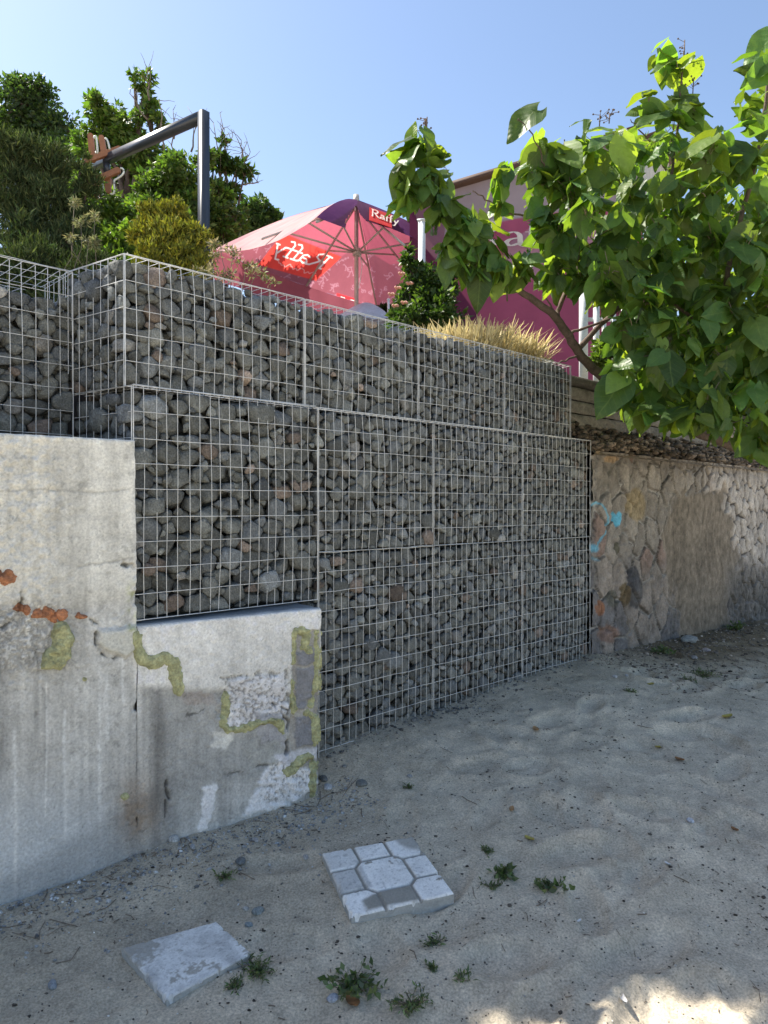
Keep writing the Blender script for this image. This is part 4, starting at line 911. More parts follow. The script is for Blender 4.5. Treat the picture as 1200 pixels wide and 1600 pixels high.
def cols(rg, n, base, var=.25, alt=None, pa=.2):
    c = np.array(base)[None]*np.exp(rg.normal(0, var, (n, 1)))*np.exp(rg.normal(0, .06, (n, 3)))
    if alt is not None: k = rg.random(n) < pa; c[k] = np.array(alt)*np.exp(rg.normal(0, var, (k.sum(), 1)))
    return c
def blob_points(rg, c, r, n, shell=.5):
    d = unit(rg.normal(size=(n, 3))); rr = (shell+(1-shell)*rg.random(n))**.7; return c+d*rr[:, None]*np.asarray(r)
def branch(mb, a, b, r0, r1, rg, wob=.06, n=7):
    a = np.asarray(a, float); b = np.asarray(b, float); L = np.linalg.norm(b-a); t = np.linspace(0, 1, n)[:, None]
    p = a+(b-a)*t+rg.normal(0, wob*L/3, (n, 3))*np.sin(math.pi*t); mb.tube(p, np.linspace(r0, r1, n), 6); return p

# ---- the big leaved tree
rg = np.random.default_rng(31)
rt = root('catalpa_tree', P(1090, 690, 5.2), 'big heart leaved tree leaning over the stone wall at the right', 'tree')
def PZ(l): return np.array([P(*q) for q in l])
def smooth(p, k=2):
    for _ in range(k):
        q = [p[0]]
        for a, b in zip(p[:-1], p[1:]): q += [(a*3+b)/4, (a+b*3)/4]
        q.append(p[-1]); p = np.array(q)
    return p
limbs = [([(1230, 700, 6.1), (1120, 690, 6.0), (1040, 650, 5.8), (960, 605, 5.6), (930, 580, 5.45), (905, 555, 5.3), (885, 522, 5.2), (868, 495, 5.1), (846, 478, 5.0), (815, 458, 4.95), (780, 440, 4.9), (735, 400, 4.85), (700, 350, 4.8), (675, 300, 4.75), (667, 240, 4.7), (666, 190, 4.7)], .046, .006),
         ([(868, 495, 5.1), (882, 460, 5.15), (905, 420, 5.15), (900, 360, 5.1), (885, 300, 5.1), (880, 220, 5.1)], .018, .005),
         ([(900, 548, 5.3), (930, 515, 5.3), (980, 470, 5.3), (1030, 400, 5.2), (1045, 280, 5.2), (1060, 170, 5.2), (1066, 80, 5.2)], .022, .004),
         ([(885, 525, 5.2), (935, 505, 5.2), (965, 495, 5.2)], .012, .005), ([(905, 555, 5.3), (880, 565, 5.2), (858, 572, 5.15)], .010, .003),
         ([(868, 495, 5.1), (858, 478, 5.1), (850, 462, 5.1)], .010, .003),
         ([(1230, 720, 6.2), (1150, 700, 5.9), (1060, 668, 5.5), (1105, 635, 5.3), (1132, 595, 5.2), (1120, 520, 5.1), (1140, 400, 5.0), (1175, 280, 5.0), (1195, 150, 5.0), (1200, 40, 5.0)], .042, .006),
         ([(790, 335, 4.9), (760, 315, 4.85), (738, 300, 4.8)], .007, .003), ([(905, 400, 5.1), (850, 345, 5.0), (790, 335, 4.9)], .012, .006), ([(1120, 520, 5.1), (1050, 480, 5.0), (1000, 430, 4.9)], .014, .006),
         ([(850, 262, 4.95), (836, 222, 4.8), (822, 200, 4.7), (808, 190, 4.7)], .005, .003),
         ([(1045, 280, 5.2), (1020, 230, 5.1), (985, 190, 5.1)], .008, .003)]
mb = MB()
for l, r0, r1 in limbs:
    p = smooth(PZ(l), 2); p = p+rg.normal(0, .004, p.shape); mb.tube(p, np.linspace(r0, r1, len(p)), 8)
mb.build('trunk', MATS['bark'], rt)
clumps = [(648, 240, 34, 4.65, 15), (690, 262, 20, 4.7, 4), (630, 290, 24, 4.6, 7), (665, 290, 36, 4.65, 22), (690, 325, 34, 4.65, 20), (630, 320, 16, 4.6, 4), (722, 370, 34, 4.7, 18), (700, 400, 24, 4.7, 9), (750, 400, 38, 4.75, 20), (775, 425, 34, 4.75, 16), (740, 430, 20, 4.7, 6),
          (815, 420, 26, 4.8, 10), (750, 368, 20, 4.8, 6), (955, 465, 26, 5.0, 9), (968, 525, 26, 5.0, 9), (930, 415, 26, 5.0, 9), (785, 330, 16, 4.85, 3), (782, 290, 22, 4.8, 7), (840, 235, 30, 4.95, 9), (875, 250, 42, 5.0, 18), (930, 235, 44, 5.0, 22), (842, 290, 36, 4.95, 14), (890, 305, 46, 4.95, 24), (840, 350, 30, 4.9, 11), (870, 380, 40, 4.9, 20), (865, 425, 32, 4.95, 13), (905, 440, 30, 5.0, 12),
          (1030, 110, 28, 5.2, 8), (1062, 125, 24, 5.2, 7), (1060, 170, 28, 5.2, 10), (1010, 170, 26, 5.15, 8), (1050, 215, 42, 5.15, 20), (1085, 180, 18, 5.1, 5)]
poly_m = [(925, 235), (985, 215), (1030, 205), (1085, 205), (1118, 230), (1138, 262), (1160, 235), (1152, 180), (1185, 95), (1215, 60), (1300, 60), (1300, 730), (1190, 712), (1110, 686), (1040, 660), (960, 636), (948, 590), (985, 560), (968, 505), (945, 450), (905, 420), (880, 380)]
pts = []
for k in range(6000):
    x, y = rg.uniform(860, 1300), rg.uniform(60, 730)
    if poly_sd(np.array([x]), np.array([y]), poly_m)[0] < 10: continue
    z = rg.uniform(4.5, 6.0)
    if y > 560: z = rg.uniform(4.5, 5.6)
    if all((x-a)**2+(y-b)**2+((z-c_)*70)**2 > (48 if y < 340 else 38)**2 for a, b, c_ in pts): pts.append((x, y, z))
clumps += [(x, y, 34, z, 9) for x, y, z in pts]
pos = []; tip = []; nr = []; ctrs = []; petio = []
for x, y, r, z, n in clumps:
    c0 = P(x, y, z); rw = r/F*z
    for k in range(int(n*(1.0 if y < 240 else 1.45))):
        d = unit(rg.normal(size=3)); p = c0+d*rw*rg.uniform(.3, 1.4 if y < 240 else 1.15)*np.array([1, 1, .85])
        up_ = ss(340, 200, y); t = unit(d*np.array([.9, .9, .3])+np.array([-.12, -.05, -.85+.5*up_])+rg.normal(0, .38, 3)); nn = unit(d*.8+np.array([0, -.2, .5])+rg.normal(0, .45, 3))
        pos.append(p); tip.append(t); nr.append(nn); petio.append((c0, p))
def one(px, py, z, tdir, nd): pos.append(P(px, py, z)); tip.append(np.array(tdir, float)); nr.append(np.array(nd, float)); petio.append((P(px+22, py+10, z), pos[-1]))
one(812, 198, 4.7, (-1, 0, -.85), (.4, -.5, .8)); one(955, 618, 4.4, (-.6, -.1, -.8), (-.2, -.8, .5)); one(1190, 75, 4.6, (-.8, 0, -.7), (.3, -.6, .6)); one(620, 228, 4.6, (-1, 0, -.5), (-.2, -.5, .9)); one(625, 285, 4.6, (-.4, 0, -1), (-.3, -.9, .3))
one(1015, 190, 5.0, (-1, -.1, -.4), (-.2, -.6, .8)); one(1035, 105, 5.1, (-1, 0, -.5), (-.2, -.5, .8)); one(748, 455, 4.7, (-.1, 0, -1), (-.2, -1, .1)); one(700, 425, 4.7, (-.3, 0, -1), (-.6, -.8, .1))
pos = np.array(pos); tip = np.array(tip); nr = np.array(nr); n = len(pos); size = np.clip(rg.lognormal(math.log(.142), .30, n), .06, .25)
size[-9:] = (.27, .28, .28, .22, .25, .24, .20, .24, .2)
c = cols(rg, n, (.075, .145, .042), .28, (.12, .19, .045), .25)
leaves_mesh('crown', MATS['big_leaf'], rt, pos-tip*size[:, None]*.4, tip, nr, size, c, rg)
mb = MB()
for (a, b), t_, s_ in zip(petio, tip, size):
    if rg.random() < .6: q = b-t_*s_*.4; mb.tube([a*.7+q*.3, (a+q)/2+[0, 0, .012], q], [.0028, .0024, .002], 4, cap=False)
mb.build('leaf_stems', MATS['twig'], rt)
for x, y, z, hh_ in ((666, 222, 4.7, 36), (1066, 115, 5.2, 48), (935, 200, 5.0, 18), (950, 196, 5.0, 16), (1080, 150, 5.2, 22)):
    mb = MB(); a = P(x, y, z); b = P(x+1, y-hh_, z); mb.tube([a, b], .004, 5)
    for k in range(9):
        t_ = .35+.65*k/9; q = a+(b-a)*t_; e = q+np.array([rg.normal(0, .03), rg.normal(0, .03), .02]); mb.tube([q, e], .0018, 4); iv, fc = ICO[1]; mb.add(e+iv*.007, np.column_stack([fc, fc[:, 2]])[:, :3].tolist())
    mb.build('seed_stalk', MATS['bark'], rt)
# a second, twiggier small leaved plant sitting under the tree behind the ledge
def shrub(name, label, cat, mname, blobs, base, nleaf, lsize, colr, seed, alt=None, pa=.2, aspect=.5, stems=8, group=None, up=.4, stemr=.012, bark='bark', dirf=None, shell=.35, var=.28):
    """blobs: (px, py, radius px, depth) of the foliage masses; base: (px, py, depth) on the ground"""
    rg = np.random.default_rng(seed); b0 = P(*base); rt = root(name, b0, label, cat, group)
    cs = [(P(x, y, z), r/F*z) for x, y, r, z in blobs]; tot = sum(r**2 for _, r in cs); ps = []; dr = []
    mb = MB()
    for c0, r in cs:
        k = int(nleaf*r**2/tot); sub_ = max(4, int(k/60)); cc = blob_points(rg, c0, r*.80, sub_, .35)      # sub clumps leave gaps
        for q in cc:
            m_ = int(k/sub_); pp = blob_points(rg, q, r*.34*np.array([1, 1, .75]), m_, shell); ps.append(pp); dr.append(pp-q if dirf is None else dirf(rg, pp-q, m_))
            if rg.random() < .35: branch(mb, c0, q, stemr*.35, stemr*.12, rg)
        branch(mb, b0, c0, stemr, stemr*.4, rg, .12)
    ps = np.concatenate(ps); dr = np.concatenate(dr); n = len(ps)
    if stems: mb.build('stems' if cat != 'tree' else 'trunk', MATS[bark], rt)
    small_leaves('foliage' if cat != 'tree' else 'crown', MATS[mname], rt, ps, np.abs(rg.normal(lsize, lsize*.3, n)), cols(rg, n, colr, var, alt, pa), rg, aspect, up, unit(dr)+rg.normal(0, .5, (n, 3)))
    return rt
upd = lambda k: (lambda rg, d, m: unit(d)*.5+np.array([0, 0, k]))
TG = 'trees on the slope at the left'
shrub('broadleaf_tree', 'dark rounded tree at the far top left behind the hedge', 'tree', 'tree_leaf', [(45, 175, 55, 15), (90, 215, 50, 15), (10, 220, 50, 15.5), (60, 150, 30, 15), (30, 145, 26, 15), (100, 260, 50, 14.5), (40, 260, 60, 15)], (70, 520, 15), 17000, .095, (.05, .08, .028), 41, (.09, .125, .035), .25, group=TG, stemr=.12)
shrub('broadleaf_tree', 'tall sparse light green tree between the dark tree and the steel arm', 'tree', 'tree_leaf', [(150, 165, 22, 11), (175, 185, 26, 11), (150, 200, 24, 11), (205, 205, 30, 11), (228, 140, 16, 11), (212, 122, 9, 11), (236, 125, 10, 11), (238, 165, 15, 11), (222, 185, 20, 11), (250, 195, 14, 11), (180, 235, 35, 11), (140, 235, 30, 12), (200, 290, 40, 11.5), (150, 290, 35, 12), (225, 250, 40, 11), (265, 270, 34, 11)], (215, 480, 11), 11000, .085, (.10, .155, .035), 42, (.17, .22, .05), .3, group=TG, stemr=.05)
shrub('broadleaf_tree', 'green bushy tree directly behind the steel post', 'tree', 'tree_leaf', [(280, 290, 45, 10), (300, 340, 45, 10), (240, 320, 45, 10), (280, 370, 45, 9.5), (345, 300, 20, 10), (360, 340, 30, 10), (330, 365, 40, 10), (320, 250, 16, 10)], (300, 520, 10), 13000, .08, (.08, .125, .03), 43, (.15, .20, .045), .25, group=TG, stemr=.06)
rt = shrub('broadleaf_tree', 'half bare tree with dead twigs right of the steel post', 'tree', 'tree_leaf', [(335, 250, 14, 10.5), (352, 262, 16, 10.5), (345, 290, 18, 10.5), (385, 270, 12, 10.5), (372, 262, 10, 10.5), (368, 300, 12, 10.5), (348, 225, 7, 10.5)], (345, 480, 10.5), 1300, .09, (.06, .10, .022), 44, group=TG, stemr=.03)
rg = np.random.default_rng(9); mb = MB()
for (x0, y0, x1, y1) in ((350, 330, 335, 195), (350, 300, 345, 180), (352, 320, 387, 225), (375, 270, 392, 240), (380, 250, 378, 222), (345, 250, 365, 215), (340, 260, 318, 215), (345, 240, 352, 205), (274, 280, 272, 175), (273, 220, 282, 190), (380, 290, 405, 288), (258, 240, 250, 160), (300, 240, 310, 190), (232, 190, 205, 150), (235, 160, 232, 112)):
    p = branch(mb, P(x0, y0, 10.5), P(x1, y1, 10.5), .014, .004, rg, .1)
    for q in p[2:]: branch(mb, q, q+rg.normal(0, .12, 3)+[0, 0, .14], .005, .002, rg, .1, 4)
mb.build('dead_twigs', MATS['twig'], rt)
shrub('broadleaf_tree', 'distant dark tree top just left of the parasol', 'tree', 'tree_leaf', [(400, 330, 26, 20), (425, 342, 16, 20), (380, 350, 30, 20), (410, 355, 25, 20)], (400, 520, 20), 5200, .13, (.055, .09, .03), 45, (.1, .14, .035), .25, group=TG, stemr=.08)
shrub('broom_bush', 'big dark fine needled bush filling the left edge above the baskets', 'bush', 'needle', [(20, 240, 42, 6.0), (70, 265, 46, 6.1), (20, 310, 55, 6.0), (90, 330, 55, 6.0), (30, 380, 55, 5.8), (110, 390, 48, 5.8), (140, 290, 26, 6.0), (120, 345, 40, 6), (60, 430, 60, 5.4), (140, 440, 50, 5.4), (0, 440, 60, 5.4), (100, 480, 50, 5.3), (30, 490, 50, 5.3), (130, 262, 16, 6.0)], (70, 540, 6.0), 42000, .055, (.060, .085, .036), 46, (.12, .14, .055), .25, aspect=.16, stemr=.02, dirf=upd(.9), shell=.1)
shrub('green_bush', 'leafy mid green bush beneath the hanging sign', 'bush', 'tree_leaf', [(170, 330, 34, 6.8), (215, 350, 30, 6.8), (150, 370, 34, 6.6), (190, 390, 40, 6.5), (170, 430, 50, 6.3), (225, 440, 40, 6.3), (185, 345, 28, 6.8), (120, 300, 18, 6.9)], (180, 520, 6.8), 9000, .055, (.11, .16, .035), 47, (.18, .23, .05), .25, stemr=.02)
shrub('cypress_shrub', 'yellow green dwarf cypress in front of the steel post', 'bush', 'needle', [(240, 345, 28, 5.6), (270, 340, 28, 5.6), (225, 375, 26, 5.5), (265, 380, 40, 5.5), (300, 385, 36, 5.5), (312, 415, 22, 5.4), (240, 405, 34, 5.4), (285, 415, 36, 5.4)], (270, 520, 5.5), 26000, .034, (.30, .28, .04), 48, (.14, .15, .035), .4, aspect=.35, stemr=.015, dirf=upd(1.2))
shrub('dry_weed', 'straw coloured dry weed drooping in front of the parasol edge', 'weed', 'dry_grass', [(345, 385, 16, 5.0), (365, 400, 18, 4.8), (350, 420, 22, 4.7), (385, 415, 14, 4.6), (400, 430, 16, 4.5), (425, 438, 12, 4.4), (320, 430, 20, 4.6), (335, 405, 14, 4.8)], (360, 560, 4.9), 800, .03, (.30, .27, .16), 49, (.12, .14, .04), .35, aspect=.3, stemr=.005, bark='twig', shell=.2)
shrub('tall_weed', 'thin pale seeding weed in front of the dark hedge', 'weed', 'dry_grass', [(118, 320, 12, 5.2), (128, 350, 14, 5.1), (140, 380, 16, 5.0), (150, 340, 10, 5.1), (112, 370, 10, 5.0)], (130, 560, 5.0), 600, .03, (.24, .25, .13), 50, aspect=.25, stemr=.004, bark='twig')
rt = shrub('rose_bush', 'flowering glossy leaved bush at the foot of the white post', 'bush', 'tree_leaf', [(645, 412, 18, 6.4), (660, 440, 30, 6.4), (640, 465, 26, 6.4), (690, 450, 26, 6.4), (670, 480, 42, 6.3), (640, 505, 30, 6.2), (690, 500, 34, 6.2), (622, 490, 14, 6.3), (636, 395, 8, 6.4), (710, 425, 14, 6.4)], (665, 600, 6.3), 8500, .048, (.05, .085, .022), 51, (.11, .15, .04), .25, stemr=.012)
rg = np.random.default_rng(77)
for (x, y) in ((622, 452, ), (628, 430), (612, 462), (640, 445), (700, 408), (710, 418), (632, 475), (618, 480)):
    mb = MB(); c0 = P(x, y, 6.1)
    for k in range(7):
        a = k*2.4; iv, fc = ICO[1]; d = np.array([math.cos(a), math.sin(a)*.6, .4+.3*math.sin(a*2)])*.014*(1+k*.12); mb.add(c0+d+iv*np.array([.014, .010, .012]), fc.tolist())
    mb.build('flower', MATS['flower'], rt)
shrub('green_bush', 'shrub growing through the white picket gate below the tree', 'bush', 'tree_leaf', [(955, 545, 26, 6.3), (985, 560, 30, 6.3), (1000, 520, 30, 6.6), (930, 560, 14, 6.2), (1010, 585, 30, 6.0), (960, 585, 16, 6.1)], (970, 640, 6.3), 4200, .06, (.10, .14, .03), 52, (.2, .22, .1), .2, stemr=.012)
shrub('green_bush', 'shaded bush mass on the terrace behind the big leaved tree', 'bush', 'tree_leaf', [(1010, 480, 50, 8.5), (1080, 520, 60, 8.5), (1150, 540, 60, 8.5), (1220, 560, 60, 8.5), (1060, 590, 60, 8.2), (1150, 620, 60, 8.2), (1230, 640, 60, 8.2)], (1110, 640, 8.5), 7000, .11, (.05, .085, .025), 57, (.09, .13, .035), .25, stemr=.03)
# hedge behind the kiosk end and behind the parasol gap, closing the view of the terrace
shrub('green_bush', 'dark low bush in shade under the parasol right edge', 'bush', 'tree_leaf', [(600, 500, 22, 9.6), (640, 495, 24, 9.6), (625, 520, 24, 9.4)], (620, 580, 9.6), 2500, .07, (.03, .05, .018), 53, stemr=.01)
# unseen tree added up left, crown shaped along sun rays to shade the sand
rg = np.random.default_rng(54); SD = np.array(sd); tp = []; poly_s = [(600, 1420), (860, 1380), (1100, 1230), (1140, 1180), (1300, 1120), (1420, 1350), (1340, 1640), (1235, 1640), (1205, 1560), (1140, 1535), (1085, 1540), (1040, 1515), (1000, 1525), (950, 1545), (900, 1540), (700, 1590), (640, 1640), (560, 1640)]
while len(tp) < 9000:
    x, y = rg.uniform(560, 1420), rg.uniform(1100, 1640)
    if poly_sd(np.array([x]), np.array([y]), poly_s)[0] < 9: continue
    Z = 2.2
    for _ in range(12): Z = float(ground0((x-600)/F*Z, Z))*F/(HY-y)
    if rg.random() > (Z/4)**2+.12: continue
    g0 = np.array([(x-600)/F*Z, Z, CH+float(ground0((x-600)/F*Z, Z))]); q = g0+SD*rg.uniform(8.6, 10.2)
    if proj(q)[1] > -40 and proj(q)[0] > -40: continue
    tp.append(q)
tp = np.array(tp); rt = root('added_shade_tree', np.array([-6.2, 5.6, CH+.9]), 'unseen tree added beyond the left edge, crown shaped to shade the sand', 'tree')
small_leaves('crown', MATS['tree_leaf'], rt, tp, np.abs(rg.normal(.11, .02, len(tp))), cols(rg, len(tp), (.06, .10, .03)), rg, .7, .6)
mb = MB(); b0 = np.array([-6.2, 5.6, CH+.7]); branch(mb, b0, tp.mean(0), .11, .05, rg, .03)
for k in range(26): branch(mb, b0*.35+tp.mean(0)*.65, tp[k*100], .03, .008, rg, .1)
mb.build('trunk', MATS['bark'], rt)

def tuft(name, label, cat, base, n, L, colr, seed, spread=.04, lean=.5, wd=.0025, group=None, mname='dry_grass', parent=None, seedhead=0, area=None):
    rg = np.random.default_rng(seed); b0 = np.asarray(base, float); mb_v = []; mb_f = []; cc = []; k5 = 0
    for k in range(n):
        o_ = b0+np.array([rg.normal(0, spread), rg.normal(0, spread), 0]) if area is None else area(rg)
        a = rg.uniform(0, 6.28); ln = L*rg.uniform(.5, 1.2); le = lean*rg.uniform(.2, 1.3); d = np.array([math.cos(a), math.sin(a), 0]); s_ = np.array([-d[1], d[0], 0]); t = np.linspace(0, 1, 5)
        c_ = o_+d*(t[:, None]**1.7*ln*le)+np.array([0, 0, 1])*(t[:, None]*ln*(1-.35*le*t[:, None])); w_ = wd*(1-t*.85)
        if seedhead: w_ = w_+seedhead*np.array([0, 0, 0, 1.0, .2])
        v = np.concatenate([c_+s_*w_[:, None], c_-s_*w_[:, None]]); mb_v.append(v); mb_f += [[k5+i, k5+i+1, k5+5+i+1, k5+5+i] for i in range(4)]; k5 += 10
        cc.append(np.broadcast_to(np.array(colr)*math.exp(rg.normal(0, .25)), (10, 3)))
    o = mesh(name, np.concatenate(mb_v), np.array(mb_f), MATS[mname], parent, col=np.concatenate(cc)); 
    return tag(o, label, cat, group) if parent is None else o
def along(s0, s1, q0, q1, h):
    return lambda rg: G(rg.uniform(s0, s1), rg.uniform(q0, q1), h+rg.uniform(-.02, .02))
o = tuft('dry_grass', None, None, (0, 0, 0), 4600, .34, (.56, .49, .30), 61, lean=.55, wd=.0018, seedhead=.0055, area=along(2.6, 3.4, .3, 1.0, .93)); tag(o, 'straw coloured wild barley along the top of the wall', kind='stuff')
o = tuft('dry_grass', None, None, (0, 0, 0), 1100, .17, (.48, .41, .24), 62, lean=1.0, wd=.0018, seedhead=.005, area=along(3.18, 3.72, .5, .92, 1.12)); tag(o, 'straw coloured grass spilling from the concrete planter', kind='stuff')

# ================================================================ small things on the sand
def rock(name, label, px, py, sz, colr, seed, cat='stone', group=None, flat=.6, mt='stone', at=None, parent=None):
    rg = np.random.default_rng(seed); iv, fc = ICO[3]; nn = unit(rg.normal(size=(12, 3))); dist = rg.uniform(.7, 1, 12)
    rr = ((np.clip(iv@nn.T, 0, None)/dist)**10).sum(1)+1; rr = rr**(-.1)*(1+.12*noise3(iv*2+seed)); v = iv*rr[:, None]*np.array([1, rg.uniform(.6, .9), flat])*sz
    a = rg.uniform(0, 6.28); v = v@np.array([[math.cos(a), math.sin(a), 0], [-math.sin(a), math.cos(a), 0], [0, 0, 1]]); c0 = gpx(px, py) if at is None else at
    o = mesh(name, v+c0+[0, 0, sz*flat*.35], fc, MATS[mt], parent, col=np.broadcast_to(np.array(colr), (len(v), 3)))
    return tag(o, label, cat, group) if label else o
PB = 'loose stones on the sand'
for i, (x, y, s_, cl, lb) in enumerate(((1080, 1282, .021, (.62, .63, .65), 'white quartz lump alone on the open sand at the right'), (512, 1232, .030, (.42, .43, .44), 'pale rubble piece against the foam at the block corner'), (477, 1340, .017, (.40, .39, .37), 'pale stone just left of the patterned slab'),
        (383, 1423, .013, (.48, .47, .44), 'small whitish stone above the plain slab corner'), (402, 1432, .024, (.24, .27, .27), 'flat green grey pebble beside the small whitish stone'), (388, 1455, .017, (.23, .27, .28), 'rounded blue grey pebble touching the plain slab side'),
        (520, 1563, .020, (.40, .43, .49), 'pale blue grey stone at the foot of the largest weed'), (375, 1345, .026, (.17, .18, .18), 'dark flat stone below the wall foot midway'), (398, 1312, .018, (.36, .36, .36), 'light grey stone at the foot of the low block'),
        (80, 1545, .022, (.28, .31, .34), 'blue grey flat stone near the bottom left corner'), (270, 1312, .026, (.45, .46, .45), 'crumbled plaster lump at the wall foot by the crack'), (640, 1213, .016, (.30, .31, .31), 'grey stone on the sand below the gabions'),
        (961, 1061, .022, (.50, .50, .50), 'left one of two white stones before the stone wall'), (980, 1060, .020, (.52, .52, .52), 'right one of two white stones before the stone wall'), (830, 1110, .016, (.16, .17, .17), 'dark pebble below the right gabion foot'),
        (1078, 1003, .095, (.30, .31, .30), 'largest flat grey stone lying against the stone wall foot'), (1104, 1015, .05, (.42, .36, .34), 'pinkish broken stone next to the largest flat one'), (1085, 1028, .04, (.33, .31, .30), 'dull broken stone below the largest flat one'),
        (505, 1222, .028, (.14, .145, .14), 'dark stone wedged behind the block corner'), (565, 1230, .030, (.17, .18, .17), 'half buried dark stone right of the block corner'), (300, 1325, .018, (.40, .41, .42), 'pale chip on the sand below the wall crack'))):
    rock('loose_stone', lb, x, y, s_, cl, 200+i, group=PB, flat=.42 if s_ > .03 else .6)
def chip(name, label, cat, px, py, L, w_, colr, seed, mt='dead_leaf', curl=.3):
    rg = np.random.default_rng(seed); c0 = gpx(px, py)+[0, 0, .006]; a = rg.uniform(0, 3.14); U, V = np.meshgrid(np.linspace(-1, 1, 12), np.linspace(-1, 1, 7), indexing='ij')
    wd = np.sqrt(np.clip(1-U**2, 0.001, 1)); x = U*L; y = V*w_*wd; z = curl*L*(U**2*.6+V**2*.5)+.1*L*fbm(U*2+seed, V*2, 2)
    p = np.stack([x*math.cos(a)-y*math.sin(a), x*math.sin(a)+y*math.cos(a), z], -1)+c0; th = np.array([0, 0, .0018])
    v = np.concatenate([p.reshape(-1, 3), p.reshape(-1, 3)-th]); f = np.concatenate([grid_faces(12, 7), grid_faces(12, 7)[:, ::-1]+84])
    if mt not in MATS: mat(mt, colr, rough=.7, bump=((60, .3, .002),))
    return tag(mesh(name, v, f, MATS[mt]), label, cat, 'dry leaves and husks on the sand')
for i, (x, y, L, w_, lb, mt, cl) in enumerate(((551, 1573, .030, .018, 'curled rust brown dead leaf under the largest weed', 'dead_leaf', 0), (800, 1272, .022, .011, 'tan almond shaped husk on the sand right of the patterned slab', 'husk_tan', (.38, .23, .11)), (828, 1324, .022, .011, 'yellow and brown curled leaf between the husk and the leafy weed', 'husk_yellow', (.40, .33, .08)),
        (1017, 1072, .028, .018, 'yellowish crumpled leaf before the stone wall', 'husk_yellow', 0), (838, 1147, .030, .014, 'pale brown dry leaf on the sand below the gabions', 'husk_tan', 0), (1063, 1188, .026, .014, 'dark brown dead leaf at mid right of the sand', 'dead_leaf', 0), (1031, 1164, .024, .012, 'small yellow dry leaf above the dark brown one', 'husk_yellow', 0), (1150, 1306, .018, .010, 'brown crumb of leaf near the right edge', 'dead_leaf', 0),
        (1045, 1357, .014, .005, 'white shell sliver on the open sand at the right', 'shell', (.7, .7, .68)), (906, 1447, .012, .005, 'white shell sliver right of the leafy weed', 'shell', 0), (975, 1562, .03, .008, 'pale grey driftwood chip at the edge of the sunlit sand', 'drift', (.42, .42, .42)), (1137, 1126, .04, .02, 'yellow green wilted leaf near the right edge of the sand', 'husk_yellow', 0))):
    chip('dry_leaf' if 'leaf' in lb else 'husk' if 'husk' in lb else 'shell' if 'shell' in lb else 'driftwood_chip', lb, 'leaf' if 'leaf' in lb else 'debris', x, y, L, w_, cl, 300+i, mt)
# weeds
def weed(px, py, hgt, n, seed, label, broad=False, colr=(.12, .155, .075)):
    b0 = gpx(px, py)-[0, 0, .004]; rg = np.random.default_rng(seed); rt = root('weed', b0, label, 'weed', 'green weeds in the sand'); mb = MB(); ps = []; dr = []
    for k in range(n):
        a = rg.uniform(0, 6.28); le = rg.uniform(.3, 1.5); e = b0+np.array([math.cos(a)*hgt*le, math.sin(a)*hgt*le, hgt*rg.uniform(.4, 1)*(1-.4*le)]); p = branch(mb, b0, e, .0022, .0010, rg, .2, 6)
        for q in p[1:]:
            for j in range(2 if broad else 4): ps.append(q+rg.normal(0, .004, 3)); dr.append(rg.normal(size=3)+[math.cos(a)*.6, math.sin(a)*.6, .5])
    mb.build('stems', MATS['twig'], rt); m_ = len(ps); small_leaves('leaves', MATS['tree_leaf'], rt, np.array(ps), np.abs(rg.normal(.028 if broad else .013, .006, m_)), cols(rg, m_, colr, .25), rg, .6 if broad else .3, 1.0, np.array(dr))
for i, (x, y, h_, n, lb, br) in enumerate(((552, 1550, .085, 16, 'largest broad leaved weed at the bottom edge', True), (400, 1532, .05, 22, 'bushy low weed touching the plain slab corner', False), (365, 1552, .035, 12, 'small grey green weed left of the plain slab corner weed', False), (645, 1585, .055, 20, 'spiky low weed at the bottom right of the largest weed', False),
        (862, 1392, .055, 9, 'dark leafy sprig alone right of the patterned slab', True), (768, 1390, .035, 8, 'small weed right of the patterned slab, lower of three', False), (790, 1368, .032, 7, 'bluish small weed right of the patterned slab, middle of three', True), (758, 1338, .026, 8, 'tiny olive weed right of the patterned slab, upper of three', False),
        (680, 1474, .035, 9, 'thin weed below the patterned slab', False), (680, 1522, .022, 7, 'tiny round weed below the thin weed', False), (350, 1372, .035, 10, 'low weed tuft above the plain slab', False), (720, 1540, .03, 6, 'faint sprig left of the sunlit sand', False),
        (640, 1228, .025, 7, 'tiny weed on the sand below the gabion foot', False), (985, 1085, .035, 8, 'small weed in front of the stone wall corner', False), (1100, 1055, .09, 26, 'spreading weed mat before the stone wall', False), (1070, 1060, .06, 16, 'smaller weed mat left of the spreading one', False), (1035, 1020, .07, 18, 'weed growing at the foot of the stone wall', True), (1150, 985, .10, 22, 'weed by the wall foot at the right edge', True))):
    weed(x, y, h_*.85, n, 400+i, lb, br)
# grit, litter and twigs nobody could count
rg = np.random.default_rng(88); mb = MB(); iv, fc = ICO[1]; V = []; Fq = []; Cq = []; nv = 0
def scatter(n, xf, sz, colf, flat=.6):
    global nv
    P0 = np.array([xf() for _ in range(n)]); z = ground(P0[:, 0], P0[:, 1])+CH
    for (x, y), zz in zip(P0, z):
        s_ = sz()*rg.uniform(.6, 1.3); v = iv*(1+rg.normal(0, .16, (len(iv), 1)))*np.array([1, rg.uniform(.5, 1), flat])*s_; a = rg.uniform(0, 6.28)
        v = v@np.array([[math.cos(a), math.sin(a), 0], [-math.sin(a), math.cos(a), 0], [0, 0, 1]]); V.append(v+[x, y, zz+s_*.15]); Fq.append(fc+nv); nv += len(v); Cq.append(np.broadcast_to(colf(), (len(v), 3)))
def anyw(): return (rg.uniform(-1.6, 3.4), 1.8+4.6*rg.random()**1.6)
